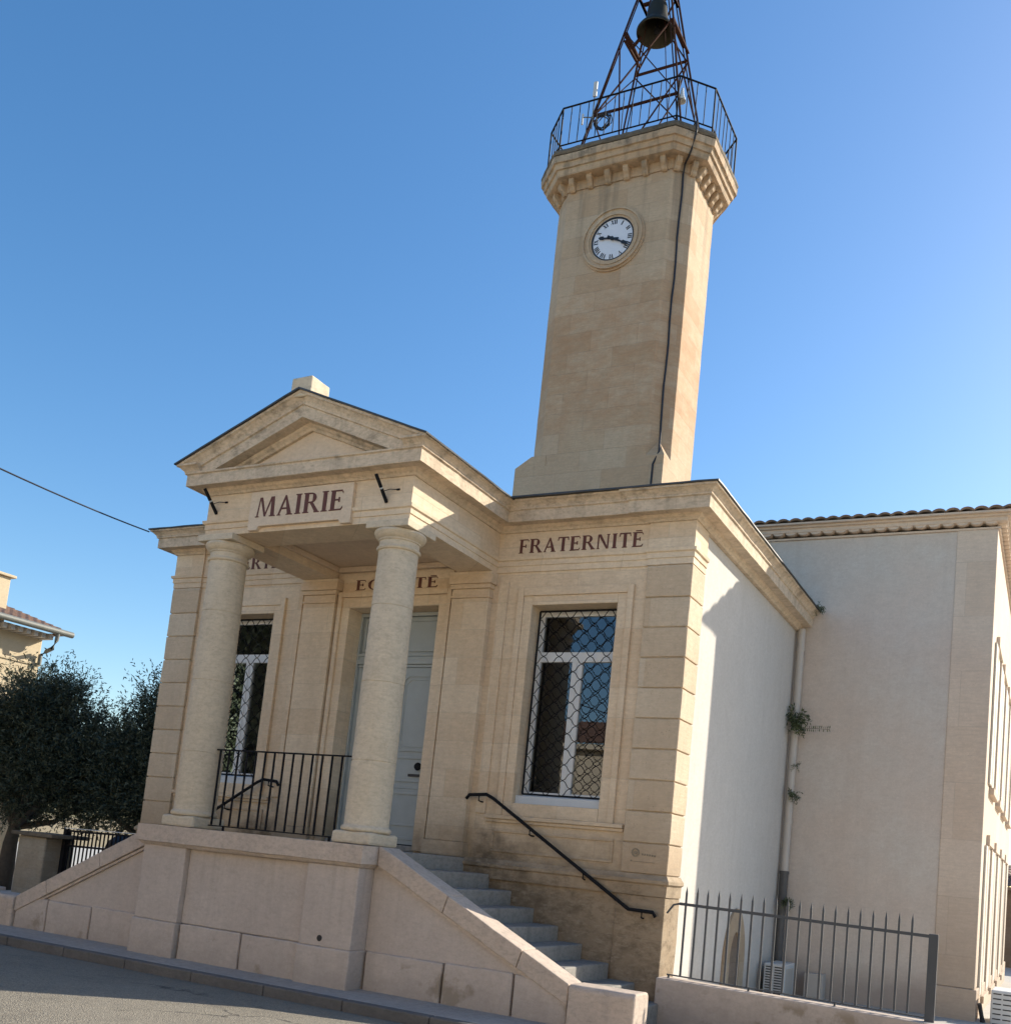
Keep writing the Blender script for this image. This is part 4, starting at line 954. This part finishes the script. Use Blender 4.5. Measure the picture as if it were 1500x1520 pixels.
# olive trees
import numpy as np
def olive(label, base, fork, lobes, seed, dens=1.0, big=1., group='olive trees left of the town hall'):
    rnd = random.Random(seed); t = thing('olive_tree', label, 'tree', base, group)
    bx, by, bz = base; F = Vector(fork)
    mb = MB(); mb.tube([(bx,by,bz-.1),(bx+.05,by,bz+.4),(bx+.02,by+.03,F.z-.35),tuple(F)], .19, 10, .12)
    ends = []
    for (lx, ly, lz, r) in lobes:
        c = Vector((lx,ly,lz)); mid = (F+c)/2+Vector((rnd.uniform(-.2,.2), rnd.uniform(-.2,.2), -.12))
        mb.tube([F, mid, c], .085, 7, .025); ends.append((c, r))
        for k in range(5):
            d = Vector((rnd.gauss(0,1), rnd.gauss(0,1), rnd.gauss(.2,.8))).normalized(); mb.tube([mid.lerp(c,.5), c.lerp(c+d*r,.4), c+d*r*.9], .025, 5, .006)
    mb.build('trunk', M['bark'], t, smooth=True)
    vs = []; fs = []
    for c, r in ends:
        n = int(320*dens*r*r*r/.5)+130
        for k in range(n):
            d = Vector((rnd.gauss(0,1), rnd.gauss(0,1), rnd.gauss(0,1))).normalized(); q = rnd.random()**.42
            p = c+Vector((d.x*r*q, d.y*r*q, d.z*r*q*.85))
            g = (d*.7+Vector((rnd.gauss(0,.45), rnd.gauss(0,.45), rnd.gauss(.45,.45)))).normalized(); ln = rnd.uniform(.25,.6)*(1.45 if d.z > .3 and q > .75 else 1)
            for i in range(17):
                s = i/17; pp = p+g*ln*s
                leafquad(vs, fs, pp, (g*.55+Vector((rnd.gauss(0,.6), rnd.gauss(0,.6), rnd.gauss(0,.6)))), rnd.uniform(.06,.115)*big, rnd.uniform(.009,.015)*big*big, rnd)
    m = MB(); m.v = vs; m.f = fs
    me = bpy.data.meshes.new('crown'); off = Vector(base); me.from_pydata([tuple(Vector(p)-off) for p in vs], [], fs); me.update(); me.materials.append(M['olive'])
    o = bpy.data.objects.new('crown', me); C.objects.link(o); o.parent = t
    return t
olive('spreading dark olive tree with a forked trunk at the left edge', (-11.2, 2.9, -.1), (-11.15, 2.95, 1.15),
    [(-11.2,2.9,3.0,1.05),(-10.2,3.0,2.7,.95),(-11.9,3.1,2.6,1.0),(-10.6,2.7,3.55,.72),(-11.5,3.3,3.55,.7),(-9.6,2.9,2.25,.75),(-10.4,2.5,2.0,.7),(-9.95,3.2,3.35,.55),(-12.4,2.8,3.0,.8),(-10.15,3.0,3.95,.33),(-11.3,3.0,4.0,.3),(-10.9,3.4,2.1,.95),(-11.9,3.4,1.9,.8),(-9.9,3.6,1.75,.6),(-9.4,3.3,2.75,.6)], 3)
olive('olive tree with a dense dark crown against the left corner pilaster', (-8.1, 3.6, -.1), (-8.15, 3.6, 1.2),
    [(-8.2,3.6,2.9,.9),(-8.9,3.5,2.5,.85),(-7.6,3.7,3.3,.7),(-7.4,3.6,2.4,.85),(-8.8,3.8,3.15,.55),(-7.75,3.4,3.85,.48),(-8.3,3.2,2.0,.75),(-7.3,3.3,1.9,.65),(-9.2,3.3,1.95,.6),(-8.5,3.9,1.75,.7),(-7.7,3.9,1.65,.6),(-9.3,3.9,2.5,.6)], 11)

# house on the left
LH = thing('stucco_house', 'sunlit cream stucco house with a tiled roof and chimney at the left edge', 'house', (-18, -1, 0))
hx = -14.; ye = 4.96
mb = MB(); mb.box(-22, hx, -9, ye, -.3, 5.75); mb.box(hx-.1, hx+.035, -9, ye+.02, 4.98, 5.06); mb.build('wall', M['stucco'], LH, bevel=.02)
mb = MB(); mb.box(-22.1, hx+.16, -9, ye+.16, 5.752, 5.80)
for k in range(70): mb.box(hx, hx+.40, ye-.02-k*.2-.10, ye-.02-k*.2, 5.63, 5.75)
mb.build('rafters', M['pvc'], LH)
mb = MB(); tiles(mb, (hx+.52,-9,5.86), (0,1,0), (-1,0,0), 9+ye+.3, 4.4, lambda v: (0, 9+ye+.3), .29, rows=14, pitch=.21, amp=.06); mb.box(-18.4, hx+.44, ye+.22, ye+.29, 5.80, 5.86); rf = mb.build('roof', M['redtile'], LH)
mb = MB(); mb.tube([(hx+.60,-9,5.79),(hx+.60,ye+.34,5.83)], .075, 12); mb.build('gutter', M['gutter'], LH, smooth=True, auto=40)
mb = MB(); mb.tube([(hx+.60,ye-.05,5.80),(hx+.58,ye-.05,5.62),(hx+.42,ye-.02,5.42),(hx+.2,ye-.0,5.36),(hx+.09,ye-.06,5.25),(hx+.09,ye-.06,5.0)], .05, 10); mb.build('downpipe', M['gutter'], LH, smooth=True, auto=40)
mb = MB(); mb.box(-16.2, -15.0, 3.3, 4.58, 5.9, 7.12); mb.box(-16.28, -14.92, 3.22, 4.68, 7.122, 7.19); mb.build('chimney', M['stucco'], rf, bevel=.015)

# overhead wire
pts = []
a, b = Vector((-4.50,-.33,5.93)), Vector((1.9,-13.2,4.5))
for k in range(25):
    t = k/24; p = a.lerp(b, t); pts.append((p.x, p.y, p.z-.28*4*t*(1-t)))
mb = MB(); mb.tube(pts, .011, 5); tag(mb.build('overhead_cable', M['black'], base=pts[0]), 'thin twisted overhead cable coming in to the left end of the cornice', 'cable')

# unseen houses opposite for pane reflections, set near and pale to bounce sunlight
def street_house(label, x0, x1, y, h, mat):
    t = thing('terrace_house', label, 'house', ((x0+x1)/2, y-4, 0), 'houses across the street')
    mb = MB(); wall(mb, [x0, x1], [-.3, h], [(x0+1+k*2.6, x0+2+k*2.6, z, z+1.7) for k in range(int((x1-x0-1)/2.6)) for z in (.9, 3.9) if z+1.9 < h], lambda u, d, z: (u, y-d, z), .3); mb.box(x0, x1, y-8, y-.31, -.3, h); mb.box(x0, x1, y-.3, y+.3, h-.12, h+.05); mb.build('wall', mat, t)
    mb = MB(); tiles(mb, (x1,y+.35,h+.06), (-1,0,0), (0,-1,0), x1-x0, 4.4, lambda v: (0, x1-x0), .3, rows=8); mb.build('roof', M['redtile'], t)
street_house('long cream two-storey house across the street', -30, -9.2, -16.5, 6.6, M['facing'])
street_house('lower white house across the street', -9.1, 1, -16.8, 5.2, M['facing'])
street_house('tall cream house across the street', 1.1, 24, -16.5, 6.9, M['facing'])

olive('unseen dark tree added across the street to darken the left window panes', (-17.5, -14.9, -.1), (-17.5,-14.9,2.2), [(-17.5,-14.9,4.6,2.2),(-16.0,-14.8,3.6,1.7),(-19.2,-14.8,3.8,1.8),(-17.2,-15.0,7.2,1.9),(-18.8,-15.0,6.4,1.6),(-16.3,-15,5.9,1.5),(-14.7,-14.8,2.6,1.3),(-17.8,-15,9.0,1.2)], 5, .12, 2.2, 'unseen trees added for reflections')  # out of view, added so the left panes reflect something dark

# ================================================================== GROUND
def sheet(name, pts, z, mat):
    mb = MB(); mb.add([(x, y, z if not callable(z) else z(x,y)) for x, y in pts], [tuple(range(len(pts)))]); return struct(mb.build(name, mat))
sheet('ground', [(-600,-600),(600,-600),(600,600),(-600,600)], -.16, M['ochre'])
sheet('forecourt', [(-40,-1.7),(-4.3,-1.7),(-4.3,60),(-40,60)], -.148, M['pale'])
sheet('courtyard', [(4.1,-.1),(30,-.1),(30,40),(4.1,40)], -.148, M['pale'])
KY = -2.74
mb = MB(); mb.box(-60, 60, KY+.125, -1.7, -.4, .0); struct(mb.build('pavement', M['pave'], bevel=.01))
mb = MB()
x = -60
while x < 60: mb.box(x, x+.992, KY, KY+.12, -.4, .004); x += 1.0
struct(mb.build('kerb', M['kerb'], bevel=.015))
prof = [(KY+.02,-.105),(-3.3,-.07),(-4.2,-.01),(-5.5,.06),(-7.5,.07),(-10,.0),(-12.5,-.06),(-14.1,-.10)]
mb = MB(); vs = []; fs = []; nx = 60
for y, z in prof:
    for i in range(nx+1): vs.append((-60+120*i/nx, y, z))
for j in range(len(prof)-1):
    for i in range(nx): q = j*(nx+1)+i; fs.append((q, q+1, q+nx+2, q+nx+1))
mb.add(vs, fs); struct(mb.build('road', M['asphalt'], smooth=True))
mb = MB(); mb.box(-60, 60, -16.6, -14.0, -.4, .0); struct(mb.build('pavement', M['pave']))

# ================================================================== LIGHT, SKY, CAMERA
SUN = Vector((.573, .819, .516)).normalized(); el = math.asin(SUN.z); az = math.atan2(SUN.x, SUN.y)
w = bpy.data.worlds.new('World'); S.world = w; w.use_nodes = True; nt = w.node_tree
sky = nt.nodes.new('ShaderNodeTexSky'); sky.sky_type = 'NISHITA'; sky.sun_disc = False; sky.sun_elevation = el; sky.sun_rotation = az; sky.air_density = 1.0; sky.dust_density = .8; sky.ozone_density = 1.6; sky.altitude = 50
hs = nt.nodes.new('ShaderNodeHueSaturation'); hs.inputs['Saturation'].default_value = 1.3; L(nt, sky.outputs[0], hs.inputs['Color']); L(nt, hs.outputs[0], nt.nodes['Background'].inputs[0]); nt.nodes['Background'].inputs[1].default_value = SKY_STRENGTH
ld = bpy.data.lights.new('sun', 'SUN'); ld.energy = SUN_STRENGTH; ld.angle = rad(.53); ld.color = (1, .915, .77)
lo = bpy.data.objects.new('sun', ld); C.objects.link(lo); lo.rotation_euler = SUN.to_track_quat('Z', 'Y').to_euler(); lo.location = (30, 40, 40)

f_, cx_, cy_, yaw, pitch, roll = CAM
cd = bpy.data.cameras.new('camera'); cam = bpy.data.objects.new('camera', cd); C.objects.link(cam); S.camera = cam
fw = Vector((-math.sin(yaw), math.cos(yaw), 0)); ri = Vector((math.cos(yaw), math.sin(yaw), 0)); up = Vector((0,0,1))
f2 = fw*math.cos(pitch)+up*math.sin(pitch); u2 = up*math.cos(pitch)-fw*math.sin(pitch)
r3 = ri*math.cos(roll)+u2*math.sin(roll); u3 = u2*math.cos(roll)-ri*math.sin(roll)
cam.matrix_world = Matrix(((r3.x,u3.x,-f2.x,CAMPOS[0]),(r3.y,u3.y,-f2.y,CAMPOS[1]),(r3.z,u3.z,-f2.z,CAMPOS[2]),(0,0,0,1)))
cd.sensor_fit = 'HORIZONTAL'; cd.sensor_width = 36; cd.lens = f_/1500*36; cd.shift_x = (750-cx_)/1500; cd.shift_y = (cy_-760)/1500; cd.clip_start = .05; cd.clip_end = 3000
S.render.resolution_x = 1010; S.render.resolution_y = 1024
S.render.engine = 'CYCLES'
S.cycles.max_bounces = 8; S.cycles.diffuse_bounces = 5; S.cycles.transparent_max_bounces = 12
S.view_settings.view_transform = 'Standard'; S.view_settings.look = 'None'; S.view_settings.gamma = 1; S.view_settings.exposure = EXPOSURE
